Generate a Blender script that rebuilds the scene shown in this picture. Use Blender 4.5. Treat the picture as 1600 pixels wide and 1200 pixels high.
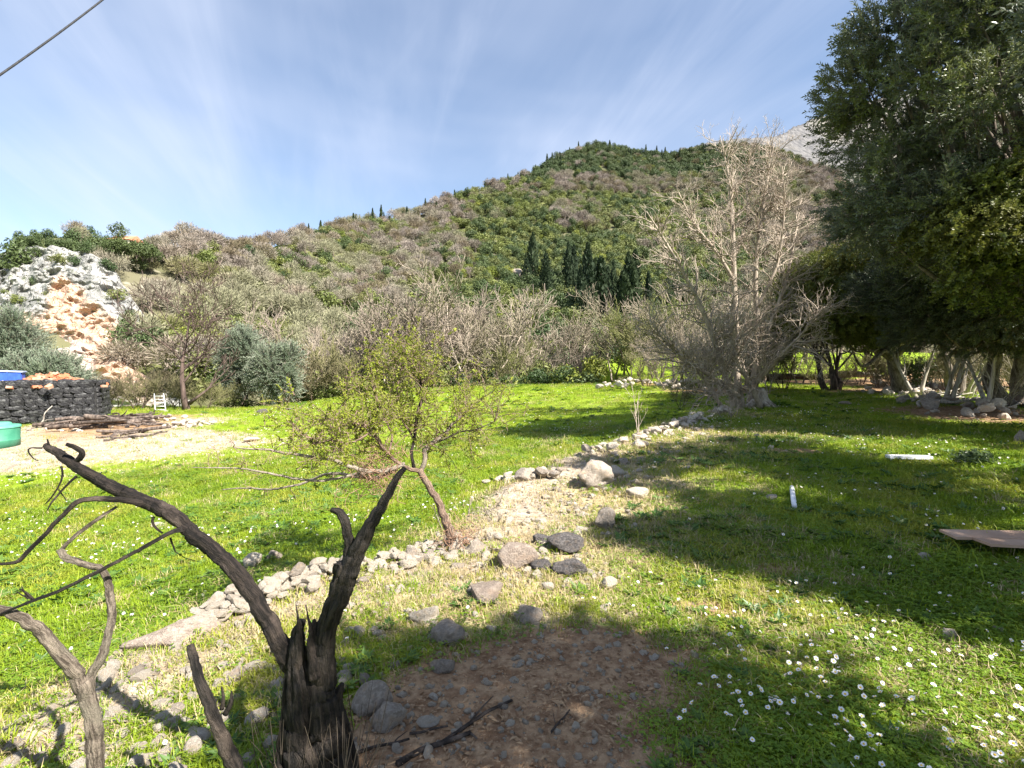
import bpy, bmesh, math, random
import numpy as np
from mathutils import Vector, Matrix, Euler

for _o in list(bpy.data.objects):
    bpy.data.objects.remove(_o)
scene = bpy.context.scene
COL = scene.collection
RAD = math.radians

# ------------------------------------------------------------------ camera
F = 800.0                      # focal length in photograph pixels (1600 wide)
CAMZ = 1.6
PITCH = math.atan(30.0 / F)    # looking slightly down
cam_data = bpy.data.cameras.new('camera')
cam_data.sensor_width = 36.0
cam_data.lens = 36.0 * F / 1600.0
cam_data.clip_start = 0.05
cam_data.clip_end = 6000
cam = bpy.data.objects.new('camera', cam_data)
COL.objects.link(cam)
cam.location = (0, 0, CAMZ)
cam.rotation_euler = (math.pi / 2 - PITCH, 0, 0)
scene.camera = cam

# ------------------------------------------------------------------ sky, sun, exposure
SUN_EL, SUN_AZ = RAD(46), RAD(125)      # azimuth clockwise from +Y
world = bpy.data.worlds.new('World')
scene.world = world
world.use_nodes = True
wn, wl = world.node_tree.nodes, world.node_tree.links
wn.clear()
w_out = wn.new('ShaderNodeOutputWorld')
w_bg = wn.new('ShaderNodeBackground')
w_bg.inputs['Strength'].default_value = 0.058
w_sky = wn.new('ShaderNodeTexSky')
w_sky.sky_type = 'NISHITA'
w_sky.sun_disc = False
w_sky.sun_elevation = SUN_EL
w_sky.sun_rotation = SUN_AZ
w_sky.air_density = 1.0
w_sky.dust_density = 0.25
w_sky.ozone_density = 1.6
# thin streaked cirrus, laid on a plane high above the valley
w_tc = wn.new('ShaderNodeTexCoord')
w_sep = wn.new('ShaderNodeSeparateXYZ')
wl.new(w_tc.outputs['Generated'], w_sep.inputs[0])
def wmath(op, a, b=None, c=None):
    n = wn.new('ShaderNodeMath'); n.operation = op
    for i, v in enumerate((a, b, c)):
        if v is None: continue
        if isinstance(v, (int, float)): n.inputs[i].default_value = v
        else: wl.new(v, n.inputs[i])
    return n.outputs[0]
w_den = wmath('ADD', wmath('MAXIMUM', w_sep.outputs[2], 0.0), 0.16)
w_u = wmath('DIVIDE', w_sep.outputs[0], w_den)
w_v = wmath('DIVIDE', w_sep.outputs[1], w_den)
w_cmb = wn.new('ShaderNodeCombineXYZ')
wl.new(w_u, w_cmb.inputs[0]); wl.new(w_v, w_cmb.inputs[1])
def cirrus(rot, sx, sy, scale, detail, lo, hi, dist):
    mp = wn.new('ShaderNodeMapping'); mp.vector_type = 'TEXTURE'
    mp.inputs['Rotation'].default_value = (0, 0, RAD(rot))
    mp.inputs['Scale'].default_value = (sx, sy, 1)
    wl.new(w_cmb.outputs[0], mp.inputs[0])
    nz = wn.new('ShaderNodeTexNoise')
    nz.inputs['Scale'].default_value = scale
    nz.inputs['Detail'].default_value = detail
    nz.inputs['Roughness'].default_value = 0.55
    nz.inputs['Distortion'].default_value = dist
    wl.new(mp.outputs[0], nz.inputs['Vector'])
    mr = wn.new('ShaderNodeMapRange')
    mr.interpolation_type = 'SMOOTHSTEP'
    mr.inputs[1].default_value = lo; mr.inputs[2].default_value = hi
    wl.new(nz.outputs[0], mr.inputs[0])
    return mr.outputs[0]
c1 = cirrus(13, 0.50, 2.4, 1.0, 5, 0.38, 0.72, 0.5)
c2 = cirrus(19, 0.30, 2.0, 1.2, 7, 0.42, 0.78, 0.9)
c3 = cirrus(40, 1.1, 1.3, 0.8, 4, 0.34, 0.70, 0.4)
w_cl = wmath('MINIMUM', wmath('ADD', wmath('ADD', wmath('MULTIPLY', c1, 0.20), wmath('MULTIPLY', c2, 0.20)),
                              wmath('ADD', wmath('MULTIPLY', c3, 0.36), 0.06)), 0.9)
w_mix = wn.new('ShaderNodeMix'); w_mix.data_type = 'RGBA'
wl.new(w_cl, w_mix.inputs[0])
wl.new(w_sky.outputs[0], w_mix.inputs[6])
w_mix.inputs[7].default_value = (4.5, 4.9, 5.9, 1)
wl.new(w_mix.outputs[2], w_bg.inputs['Color'])
wl.new(w_bg.outputs[0], w_out.inputs['Surface'])

sun_data = bpy.data.lights.new('sun', 'SUN')
sun_data.energy = 4.6
sun_data.angle = RAD(0.55)
sun_data.color = (1.0, 0.945, 0.86)
sun = bpy.data.objects.new('sun', sun_data)
COL.objects.link(sun)
sun_dir = Vector((math.sin(SUN_AZ) * math.cos(SUN_EL), math.cos(SUN_AZ) * math.cos(SUN_EL), math.sin(SUN_EL)))
sun.rotation_euler = sun_dir.to_track_quat('Z', 'Y').to_euler()
sun.location = sun_dir * 60

scene.view_settings.view_transform = 'Standard'
scene.view_settings.look = 'None'
scene.view_settings.gamma = 1.0
scene.view_settings.use_curve_mapping = False
scene.view_settings.exposure = 1.85
scene.render.engine = 'CYCLES'
scene.cycles.use_denoising = True
scene.cycles.max_bounces = 6
scene.cycles.diffuse_bounces = 3
scene.cycles.transmission_bounces = 3
scene.cycles.transparent_max_bounces = 4
scene.cycles.sample_clamp_indirect = 6.0

# ------------------------------------------------------------------ numpy noise
def _hash(ix, iy, iz, seed):
    h = (ix.astype(np.int64) * 374761393 + iy.astype(np.int64) * 668265263 + iz.astype(np.int64) * 2147483647 + seed * 1274126177) & 0xFFFFFFFF
    h = ((h ^ (h >> 13)) * 1274126177) & 0xFFFFFFFF
    h = ((h ^ (h >> 16)) * 2246822519) & 0xFFFFFFFF
    return ((h ^ (h >> 15)) & 0xFFFFFF) / float(0xFFFFFF)
def vnoise(x, y, z=None, seed=0):
    x = np.asarray(x, float); y = np.asarray(y, float)
    z = np.zeros_like(x) if z is None else np.asarray(z, float)
    ix, iy, iz = np.floor(x), np.floor(y), np.floor(z)
    fx, fy, fz = x - ix, y - iy, z - iz
    ux, uy, uz = [f * f * f * (f * (f * 6 - 15) + 10) for f in (fx, fy, fz)]
    r = 0
    for dx in (0, 1):
        for dy in (0, 1):
            for dz in (0, 1):
                w = (ux if dx else 1 - ux) * (uy if dy else 1 - uy) * (uz if dz else 1 - uz)
                r = r + w * _hash(ix + dx, iy + dy, iz + dz, seed)
    return r * 2 - 1
def fbm(x, y, z=None, oct=4, seed=0, gain=0.5):
    a, s, t = 1.0, 0.0, 0.0
    x = np.asarray(x, float); y = np.asarray(y, float)
    for k in range(oct):
        f = 2.03 ** k
        s = s + a * vnoise(x * f + 13.7 * k, y * f - 7.1 * k, None if z is None else np.asarray(z) * f, seed + k)
        t += a; a *= gain
    return s / t
def sstep(a, b, v):
    t = np.clip((np.asarray(v, float) - a) / (b - a), 0, 1)
    return t * t * (3 - 2 * t)

# ------------------------------------------------------------------ terrain functions
class TPS:
    def __init__(s, pts, lam=1e-3):
        p = np.array(pts, float); s.c = p[:, :2] / 20.0; n = len(p)
        K = s.k(np.linalg.norm(s.c[:, None] - s.c[None], axis=2)) + lam * np.eye(n)
        Pm = np.c_[np.ones(n), s.c]
        A = np.zeros((n + 3, n + 3)); A[:n, :n] = K; A[:n, n:] = Pm; A[n:, :n] = Pm.T
        s.w = np.linalg.solve(A, np.r_[p[:, 2], np.zeros(3)]); s.n = n
    @staticmethod
    def k(r):
        return r * r * np.log(r + 1e-9)
    def __call__(s, x, y):
        sh = np.shape(x); q = np.c_[np.ravel(x), np.ravel(y)] / 20.0
        out = np.empty(len(q))
        for i in range(0, len(q), 20000):
            qq = q[i:i + 20000]
            d = np.linalg.norm(qq[:, None] - s.c[None], axis=2)
            out[i:i + 20000] = s.k(d) @ s.w[:s.n] + s.w[s.n] + qq @ s.w[s.n + 1:]
        return out.reshape(sh)

RIDGE = np.array([(-9, -95), (-4.5, -20), (-3.4, -2), (-2.75, 1.6), (-2.2, 3.2), (-1.5, 3.95), (-0.55, 4.95), (0.15, 7.1),
                  (1.15, 8.8), (3.4, 12.2), (6.0, 16), (8.2, 18.6), (9.2, 24), (8.4, 37), (10, 50), (12, 100)], float)
zR = TPS([(0, 0, 0), (2, 3, 0), (3, 5, .03), (5, 9, .08), (8.5, 18, .11), (12, 35, .3), (18, 20, .22), (30, 20, .4), (20, 8, .2), (10, 0, .2),
          (0, -10, .2), (-2, 1.6, -.14), (-.7, 1.9, -.02), (-1.6, 3.2, -.1), (16, 38, .45), (20, 60, 1.9), (36, 60, 2.4), (50, 30, 1), (60, 90, 4), (14, 90, 3), (40, -20, .6), (-3, -40, .4), (60, -60, 1), (0, -95, .4), (95, 30, 2)])
zL = TPS([(-3, 2, -.36), (-2.6, 5, -.44), (-5, 6, -.72), (-.5, 7.5, -.36), (2, 10.5, -.3), (-6, 12, -1.0), (0, 15, -.62), (6, 19, -.15), (-20, 20, -1.65), (-30, 20, -1.95),
          (-24, 28, -1.45), (-18, 38, -1.62), (-9.5, 41, -.6), (0, 42, -.33), (6.5, 40, 0), (-40, 30, -1.8), (-10, 25, -1.05), (0, 28, -.5), (-12, -5, -1.2), (-27, 40, -1.7),
          (-20, 50, -3.2), (-9, 50, -2.6), (0, 51, -2.6), (8, 50, -1.5), (-60, 50, -3), (-40, -40, -2), (-90, 0, -3), (-10, -95, -1), (-20, 95, -5), (10, 95, -3), (-95, 95, -5)])
def ridge_d(x, y):
    x = np.asarray(x, float); y = np.asarray(y, float)
    best = np.full(np.shape(x), 1e9); sgn = np.ones(np.shape(x))
    for a, b in zip(RIDGE[:-1], RIDGE[1:]):
        d = b - a; L2 = d @ d
        t = np.clip(((x - a[0]) * d[0] + (y - a[1]) * d[1]) / L2, 0, 1)
        dx, dy = x - a[0] - t * d[0], y - a[1] - t * d[1]
        r = np.hypot(dx, dy)
        cr = d[0] * dy - d[1] * dx
        m = r < best
        best = np.where(m, r, best); sgn = np.where(m, np.where(cr > 0, -1.0, 1.0), sgn)
    return best * sgn
def ground_z(x, y, detail=True):
    x = np.asarray(x, float); y = np.asarray(y, float)
    d = ridge_d(x, y)
    w = sstep(-0.75, 0.12, d + 0.25 * vnoise(x * 0.9, y * 0.9, seed=5))
    z = zL(x, y) * (1 - w) + zR(x, y) * w
    if detail:
        z = z + 0.05 * fbm(x * .35, y * .35, oct=3, seed=2) + 0.022 * fbm(x * 1.7, y * 1.7, oct=3, seed=9)
        rb = np.exp(-(d / 0.6) ** 2) * sstep(24, 17, y) * sstep(0, 2, y)
        z = z + rb * (0.05 + 0.06 * fbm(x * 2.6, y * 2.6, oct=3, seed=21))
    return z

CA, SA = math.cos(PITCH), math.sin(PITCH)
def P(px, py, d):
    """world point that shows at photograph pixel (px, py), d metres along the lens axis"""
    u, v = (px - 800) / F, (600 - py) / F
    return np.array((u * d, d * (CA + v * SA), CAMZ + d * (v * CA - SA)))
_DS = np.geomspace(0.7, 120, 2200)
def G(px, py):
    """the point of the ground seen at photograph pixel (px, py)"""
    u, v = (px - 800) / F, (600 - py) / F
    x, y, z = u * _DS, _DS * (CA + v * SA), CAMZ + _DS * (v * CA - SA)
    g = ground_z(x, y)
    i = np.argmax(z < g)
    if not (z < g).any(): i = len(_DS) - 1
    return np.array((x[i], y[i], g[i]))
def gz(x, y):
    return float(ground_z(np.array([x]), np.array([y]))[0])

# ------------------------------------------------------------------ object helpers
def tag(o, label=None, cat=None, group=None, kind=None):
    if label: o['label'] = label
    if cat: o['category'] = cat
    if group: o['group'] = group
    if kind: o['kind'] = kind
    return o
def link(name, me, parent=None, loc=None):
    o = bpy.data.objects.new(name, me); COL.objects.link(o)
    if parent: o.parent = parent
    if loc is not None: o.location = loc
    return o
def empty(name, loc, label=None, cat=None, group=None):
    o = bpy.data.objects.new(name, None); COL.objects.link(o); o.location = loc
    o.empty_display_size = 0.2
    return tag(o, label, cat, group)
def copy_tree(root, loc, rotz=0.0, scale=None, label=None, group=None):
    r = root.copy(); COL.objects.link(r); r.location = loc
    r.rotation_euler = (0, 0, rotz)
    if scale is not None: r.scale = (scale,) * 3 if not hasattr(scale, '__len__') else scale
    if label: r['label'] = label
    if group: r['group'] = group
    for ch in list(root.children):
        c = ch.copy(); COL.objects.link(c); c.parent = r
        for g in ch.children:
            d = g.copy(); COL.objects.link(d); d.parent = c
    return r
class MB:
    def __init__(s):
        s.v = []; s.f = []; s.n = 0; s.mi = []
    def add(s, verts, faces, m=0):
        verts = np.asarray(verts, float).reshape(-1, 3)
        s.v.append(verts)
        s.f.extend([tuple(int(i) + s.n for i in f) for f in faces]); s.mi.extend([m] * len(faces))
        s.n += len(verts)
    def mesh(s, name, mats, smooth=True):
        me = bpy.data.meshes.new(name)
        me.from_pydata(np.concatenate(s.v).tolist() if s.v else [], [], s.f)
        for m in (mats if isinstance(mats, (list, tuple)) else [mats]): me.materials.append(m)
        if len(set(s.mi)) > 1: me.polygons.foreach_set('material_index', s.mi)
        if smooth: me.polygons.foreach_set('use_smooth', [True] * len(me.polygons))
        me.update(); return me
    def build(s, name, mats, parent=None, loc=None, smooth=True):
        return link(name, s.mesh(name, mats, smooth), parent, loc)
def frames(pts):
    T = np.gradient(pts, axis=0); T /= np.linalg.norm(T, axis=1)[:, None] + 1e-9
    a = np.array((0, 0, 1.0)) if abs(T[0][2]) < .9 else np.array((1.0, 0, 0))
    U = np.cross(T, a); U /= np.linalg.norm(U, axis=1)[:, None] + 1e-9
    for i in range(1, len(U)):
        u = U[i - 1] - T[i] * (U[i - 1] @ T[i]); U[i] = u / (np.linalg.norm(u) + 1e-9)
    return T, U, np.cross(T, U)
def tube(mb, pts, rad, sides=5, cap=True, m=0, rough=0.0, rng=None):
    pts = np.asarray(pts, float); n = len(pts); rad = np.broadcast_to(np.asarray(rad, float), (n,))
    T, U, W = frames(pts)
    a = np.arange(sides) * 2 * math.pi / sides
    R = rad[:, None] * np.ones(sides)
    if rough and rng is not None:
        ph = rng.normal(size=(n, sides))
        k = np.array([1, 2, 3, 2, 1.]) / 9
        for j in range(sides): ph[:, j] = np.convolve(np.pad(ph[:, j], 2, mode='edge'), k, 'valid')
        gro = rng.normal(size=(max(2, n // 14 + 2), sides)); gx_ = np.linspace(0, len(gro) - 1, n); gi_ = np.minimum(gx_.astype(int), len(gro) - 2); gf = (gx_ - gi_)[:, None]
        R = R * (1 + rough * (ph * 1.1 + (gro[gi_] * (1 - gf) + gro[gi_ + 1] * gf) * .8))
    V = pts[:, None] + R[..., None] * (np.cos(a)[None, :, None] * U[:, None] + np.sin(a)[None, :, None] * W[:, None])
    F_ = []
    for i in range(n - 1):
        b = i * sides
        for j in range(sides):
            k2 = (j + 1) % sides
            F_.append((b + j, b + k2, b + sides + k2, b + sides + j))
    if cap:
        F_.append(tuple(range(sides))[::-1]); F_.append(tuple(range((n - 1) * sides, n * sides)))
    mb.add(V.reshape(-1, 3), F_, m)
def smooth_path(pts, step):
    """Catmull-Rom through pts (columns may carry radius too)"""
    p = np.asarray(pts, float); p = np.vstack([2 * p[0] - p[1], p, 2 * p[-1] - p[-2]])
    out = []
    for i in range(1, len(p) - 2):
        n = max(2, int(np.linalg.norm(p[i + 1][:3] - p[i][:3]) / step))
        for t in np.arange(n) / n:
            a, b, c, d = p[i - 1], p[i], p[i + 1], p[i + 2]
            out.append(.5 * (2 * b + (c - a) * t + (2 * a - 5 * b + 4 * c - d) * t * t + (3 * b - a - 3 * c + d) * t ** 3))
    out.append(p[-2]); return np.array(out)
def box(mb, c, s, rot=None, m=0, jit=0, rng=None):
    v = np.array([(x, y, z) for x in (-.5, .5) for y in (-.5, .5) for z in (-.5, .5)]) * np.array(s)
    if jit: v = v + rng.normal(size=v.shape) * jit
    if rot is not None: v = v @ np.array(Euler(rot).to_matrix()).T
    mb.add(v + np.array(c), [(0, 1, 3, 2), (4, 6, 7, 5), (0, 4, 5, 1), (2, 3, 7, 6), (0, 2, 6, 4), (1, 5, 7, 3)], m)

# ------------------------------------------------------------------ materials
class NT:
    def __init__(s, name):
        s.m = bpy.data.materials.new(name); s.m.use_nodes = True
        s.t = s.m.node_tree; s.t.nodes.clear()
        s.out = s.t.nodes.new('ShaderNodeOutputMaterial')
        s.tc = None
    def n(s, t, **kw):
        nd = s.t.nodes.new('ShaderNode' + t)
        for k, v in kw.items(): setattr(nd, k, v)
        return nd
    def set(s, sock, v):
        if v is None: return
        if isinstance(v, bpy.types.NodeSocket): s.t.links.new(v, sock)
        elif isinstance(v, tuple) and len(v) == 3 and sock.type == 'RGBA': sock.default_value = (*v, 1)
        else: sock.default_value = v
    def pos(s):
        if not s.tc: s.tc = s.n('NewGeometry')
        return s.tc.outputs['Position']
    def obj(s):
        return s.n('TexCoord').outputs['Object']
    def noise(s, scale, detail=4, rough=.55, vec=None, dist=0, stretch=None):
        v = vec if vec is not None else s.pos()
        if stretch:
            mp = s.n('Mapping'); mp.inputs['Scale'].default_value = stretch; s.set(mp.inputs[0], v); v = mp.outputs[0]
        nd = s.n('TexNoise'); s.set(nd.inputs['Vector'], v)
        nd.inputs['Scale'].default_value = scale; nd.inputs['Detail'].default_value = detail
        nd.inputs['Roughness'].default_value = rough; nd.inputs['Distortion'].default_value = dist
        return nd.outputs[0]
    def voro(s, scale, feature='F1', vec=None, rand=1.0):
        nd = s.n('TexVoronoi', feature=feature); s.set(nd.inputs['Vector'], vec if vec is not None else s.pos())
        nd.inputs['Scale'].default_value = scale; nd.inputs['Randomness'].default_value = rand
        return nd
    def rng(s, v, a, b, c=0., d=1., smooth=True):
        nd = s.n('MapRange'); nd.interpolation_type = 'SMOOTHSTEP' if smooth else 'LINEAR'
        s.set(nd.inputs[0], v)
        for i, q in enumerate((a, b, c, d)): nd.inputs[i + 1].default_value = q
        return nd.outputs[0]
    def mix(s, f, a, b, mode='MIX'):
        nd = s.n('Mix', data_type='RGBA', blend_type=mode); s.set(nd.inputs[0], f); s.set(nd.inputs[6], a); s.set(nd.inputs[7], b)
        return nd.outputs[2]
    def math(s, op, a, b=None):
        nd = s.n('Math', operation=op); s.set(nd.inputs[0], a); s.set(nd.inputs[1], b); return nd.outputs[0]
    def attr(s, name):
        return s.n('Attribute', attribute_name=name).outputs['Fac']
    def rand(s):
        return s.n('ObjectInfo').outputs['Random']
    def bump(s, h, strength=.5, dist=.05, normal=None):
        nd = s.n('Bump'); s.set(nd.inputs['Height'], h); nd.inputs['Strength'].default_value = strength
        nd.inputs['Distance'].default_value = dist; s.set(nd.inputs['Normal'], normal); return nd.outputs[0]
    def finish(s, col, rough=.8, bump=None, spec=.3, metal=0., trans=0., transcol=None):
        b = s.n('BsdfPrincipled'); s.set(b.inputs['Base Color'], col); s.set(b.inputs['Roughness'], rough)
        b.inputs['Specular IOR Level'].default_value = spec; b.inputs['Metallic'].default_value = metal
        s.set(b.inputs['Normal'], bump)
        sh = b.outputs[0]
        if trans:
            tr = s.n('BsdfTranslucent'); s.set(tr.inputs[0], transcol if transcol is not None else col)
            mx = s.n('MixShader'); mx.inputs[0].default_value = trans
            s.t.links.new(sh, mx.inputs[1]); s.t.links.new(tr.outputs[0], mx.inputs[2]); sh = mx.outputs[0]
        s.t.links.new(sh, s.out.inputs[0]); return s.m

def mat_leaf(name, a, b, c=None, trans=.3, rough=.55, big=.25, spec=.35, back=None):
    t = NT(name)
    col = t.mix(t.rand(), a, b)
    if c: col = t.mix(t.rng(t.noise(big, 3), .42, .62), col, c)
    if back:
        col = t.mix(t.n('NewGeometry').outputs['Backfacing'], col, back)
    return t.finish(col, rough, spec=spec, trans=trans)
def mat_bark(name, a, b, scale=14, rough=.9, bump=.8, stretch=(1, 1, .25), spot=None):
    t = NT(name); v = t.obj()
    n1 = t.noise(scale, 6, .65, v, stretch=stretch); n2 = t.noise(scale * .22, 3, .5, v)
    col = t.mix(t.rng(n1, .35, .68), a, b)
    if spot: col = t.mix(t.rng(n2, .52, .66), col, spot)
    return t.finish(col, rough, t.bump(n1, bump, .02), spec=.2)
def mat_plain(name, a, b, scale=8, rough=.7, bump=.2, spec=.3):
    t = NT(name); n1 = t.noise(scale, 5, .6, t.obj())
    return t.finish(t.mix(t.rng(n1, .35, .65), a, b), rough, t.bump(n1, bump, .01), spec=spec)

M = {}
M['char'] = mat_bark('charred_wood', (.012, .010, .009), (.055, .043, .036), 26, .78, 1.0, (1, 1, .22), (.10, .078, .064))
M['char_brown'] = mat_bark('scorched_bark', (.022, .017, .014), (.095, .072, .058), 22, .85, 1.0, (1, 1, .3), (.15, .115, .09))
M['grey_bark'] = mat_bark('grey_bark', (.13, .105, .08), (.36, .31, .25), 30, .9, .9, (1, 1, .35), (.24, .21, .165))
M['pink_bark'] = mat_bark('thorn_bark', (.12, .08, .06), (.30, .215, .16), 24, .9, .8, (1, 1, .3))
M['pale_twig'] = mat_bark('pale_twig', (.34, .275, .22), (.52, .44, .36), 5, .9, .2)
M['bare_bark'] = mat_bark('bare_tree_bark', (.22, .18, .14), (.44, .37, .30), 7, .9, .5)
M['weathered'] = mat_bark('weathered_wood', (.25, .215, .175), (.52, .47, .40), 12, .9, .9, (1, 1, .12))
M['olive_bark'] = mat_bark('olive_bark', (.075, .06, .048), (.24, .20, .16), 9, .92, 1.0, (1, 1, .35))
def mat_limb(name, a, b, c, fis=70, rough=.85):
    t = NT(name); v = t.n('Attribute', attribute_name='bark').outputs['Vector']
    f1 = t.noise(fis, 5, .6, v, stretch=(1, 1, .16)); f2 = t.noise(fis * 3.2, 4, .7, v, stretch=(1, 1, .22)); f3 = t.noise(9, 4, .6, v, stretch=(1, 1, .6))
    f4 = t.noise(160, 3, .6, v)
    col = t.mix(t.rng(f1, .38, .62), a, b); col = t.mix(t.rng(f3, .52, .70), col, c); col = t.mix(t.rng(f4, .5, .72, 0, .5), col, a)
    h = t.math('ADD', f1, t.math('ADD', t.math('MULTIPLY', f2, .5), t.math('MULTIPLY', f4, .2)))
    return t.finish(col, rough, t.bump(h, 1.0, .022), spec=.25)
M['limb_char'] = mat_limb('charred_limb', (.006, .005, .0045), (.036, .029, .024), (.075, .058, .046), 80, .7)
M['limb_brown'] = mat_limb('scorched_limb', (.008, .0062, .0052), (.036, .027, .022), (.10, .076, .062), 80)
M['limb_grey'] = mat_limb('sapling_bark', (.065, .05, .038), (.25, .205, .16), (.19, .165, .125), 90)
M['limb_thorn'] = mat_limb('thorn_limb', (.10, .065, .05), (.32, .225, .165), (.26, .20, .15), 110)
M['limb_pale'] = mat_limb('pale_limb', (.20, .16, .125), (.42, .36, .29), (.36, .30, .24), 120)
M['dark_bark'] = mat_bark('dark_bark', (.04, .032, .026), (.14, .11, .085), 8, .92, .8)
M['red_bark'] = mat_bark('red_brown_bark', (.055, .038, .033), (.135, .095, .082), 5, .92, .4)
M['vine'] = mat_bark('dry_vine', (.19, .105, .068), (.36, .225, .15), 12, .9, .3)
M['olive_leaf'] = mat_leaf('olive_leaf', (.055, .076, .034), (.15, .17, .092), (.13, .15, .04), trans=.26, rough=.42, back=(.19, .21, .155), spec=.5)
M['dark_leaf'] = mat_leaf('dark_olive_leaf', (.035, .052, .022), (.095, .115, .05), trans=.22, rough=.45, back=(.11, .13, .09), spec=.45)
M['oak_leaf'] = mat_leaf('yellow_green_leaf', (.07, .10, .02), (.20, .215, .04), (.14, .145, .03), trans=.3, rough=.45, big=.6)
M['young_leaf'] = mat_leaf('young_leaf', (.23, .28, .03), (.34, .37, .05), trans=.48, rough=.5)
M['silver_leaf'] = mat_leaf('silver_leaf', (.11, .145, .095), (.19, .225, .155), trans=.18, rough=.5, back=(.25, .28, .21))
M['scrub_dark'] = mat_leaf('scrub_dark', (.042, .072, .024), (.088, .122, .042), (.072, .098, .03), trans=.15, big=.05)
M['scrub_olive'] = mat_leaf('scrub_olive', (.11, .145, .035), (.20, .225, .06), (.16, .175, .06), trans=.2, big=.04)
M['scrub_lime'] = mat_leaf('scrub_lime', (.16, .20, .03), (.25, .27, .05), trans=.3, big=.05)
M['cypress'] = mat_leaf('cypress_leaf', (.018, .034, .014), (.04, .062, .02), trans=.08, rough=.7)
M['twig_grey'] = mat_leaf('twig_grey', (.19, .16, .138), (.325, .28, .24), (.245, .24, .15), trans=.0, rough=.9, big=.03, spec=.1)
M['twig_brown'] = mat_leaf('twig_brown', (.135, .108, .075), (.22, .182, .12), (.17, .18, .065), trans=.0, rough=.9, big=.03, spec=.1)
M['twig_pale'] = mat_leaf('twig_pale', (.205, .168, .135), (.32, .265, .215), (.25, .215, .155), trans=.0, rough=.9, big=.1, spec=.1)
M['grass'] = mat_leaf('grass_blade', (.155, .245, .010), (.25, .335, .018), (.31, .335, .036), trans=.35, rough=.5, big=.9)
M['clover'] = mat_leaf('clover_leaf', (.10, .19, .012), (.18, .265, .022), trans=.3, rough=.5, big=1)
M['weed'] = mat_leaf('weed_leaf', (.05, .115, .02), (.10, .17, .03), trans=.25, rough=.45, big=1)
M['litter'] = mat_leaf('dry_leaf', (.20, .11, .055), (.40, .27, .155), trans=.1, rough=.8)
M['straw'] = mat_leaf('straw', (.34, .26, .13), (.48, .40, .23), trans=.15, rough=.7)
M['petal'] = mat_leaf('daisy_petal', (.80, .80, .80), (.84, .82, .83), trans=.25, rough=.6)
M['yolk'] = mat_plain('daisy_centre', (.75, .48, .03), (.6, .36, .02), 300, .8, .1)
M['stalk'] = mat_plain('daisy_stalk', (.10, .17, .03), (.13, .2, .04), 100, .6, 0)

def mat_stone(name, a, b, c, scale=6, moss=None):
    t = NT(name); v = t.obj()
    n1 = t.noise(scale, 8, .65, v); n2 = t.noise(scale * 4, 5, .7, v); n3 = t.noise(scale * .5, 3, .5, v)
    col = t.mix(t.rng(n1, .38, .66), a, b)
    col = t.mix(t.rng(n3, .5, .68), col, c)
    col = t.mix(t.math('MULTIPLY', t.rand(), .38), col, (a[0] * .62, a[1] * .60, a[2] * .58))
    vo = t.voro(scale * 2.2, 'DISTANCE_TO_EDGE', v)
    crack = t.rng(vo.outputs['Distance'], 0, .035)
    if moss: col = t.mix(t.rng(t.noise(scale * .8, 5, .6, v), .55, .66), col, moss)
    h = t.math('ADD', t.math('MULTIPLY', n1, .9), t.math('ADD', t.math('MULTIPLY', n2, .45), t.math('MULTIPLY', crack, .12)))
    return t.finish(col, .92, t.bump(h, .9, .035), spec=.2)
M['pebble'] = mat_stone('pale_pebble', (.52, .44, .34), (.70, .62, .51), (.58, .46, .33), 7)
M['lime'] = mat_stone('limestone', (.52, .455, .37), (.68, .62, .53), (.56, .45, .33), 7)
M['lime_grey'] = mat_stone('grey_limestone', (.30, .255, .21), (.50, .435, .37), (.43, .335, .25), 5)
M['lime_dark'] = mat_stone('dark_limestone', (.085, .078, .078), (.24, .22, .21), (.17, .14, .12), 7)
M['slab'] = mat_stone('slab_rock', (.28, .225, .185), (.47, .395, .33), (.38, .285, .215), 4)
M['wall_stone'] = mat_stone('dark_wall_stone', (.020, .020, .022), (.055, .054, .055), (.13, .13, .13), 3.2)
M['mortar'] = mat_plain('wall_core', (.02, .02, .021), (.045, .043, .042), 4, .95, .6)
M['brick'] = mat_leaf('orange_brick', (.36, .11, .05), (.45, .18, .09), (.42, .27, .19), trans=0, rough=.85, big=1.4)
M['blue'] = mat_plain('blue_plastic', (.03, .08, .40), (.04, .11, .48), 4, .45, .05, .4)
M['blue_rim'] = mat_plain('pale_blue_plastic', (.33, .42, .62), (.42, .5, .68), 6, .5, .05)
M['green_tank'] = mat_plain('green_plastic', (.03, .165, .10), (.05, .21, .13), 2.5, .5, .06, .4)
M['green_lid'] = mat_plain('pale_green_plastic', (.07, .27, .18), (.10, .32, .22), 2.5, .5, .05, .4)
M['black'] = mat_plain('black_rubber', (.012, .012, .013), (.03, .03, .032), 20, .6, .2)
M['white'] = mat_plain('white_paint', (.72, .73, .76), (.82, .82, .84), 5, .5, .06)
M['grey_white'] = mat_plain('dull_white', (.55, .56, .58), (.70, .70, .71), 9, .6, .1)
M['alu'] = mat_plain('pale_aluminium', (.68, .69, .70), (.80, .80, .81), 6, .5, .05)
M['board'] = mat_plain('brown_board', (.36, .235, .165), (.46, .32, .235), 3, .85, .1)
M['log'] = mat_bark('old_log', (.055, .042, .036), (.21, .165, .135), 9, .92, .9, (1, 1, .3))
M['roof'] = mat_plain('roof_tile', (.45, .18, .10), (.55, .26, .16), 2, .85, .3)
M['house'] = mat_plain('render', (.55, .48, .38), (.62, .55, .45), 2, .9, .1)

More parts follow.
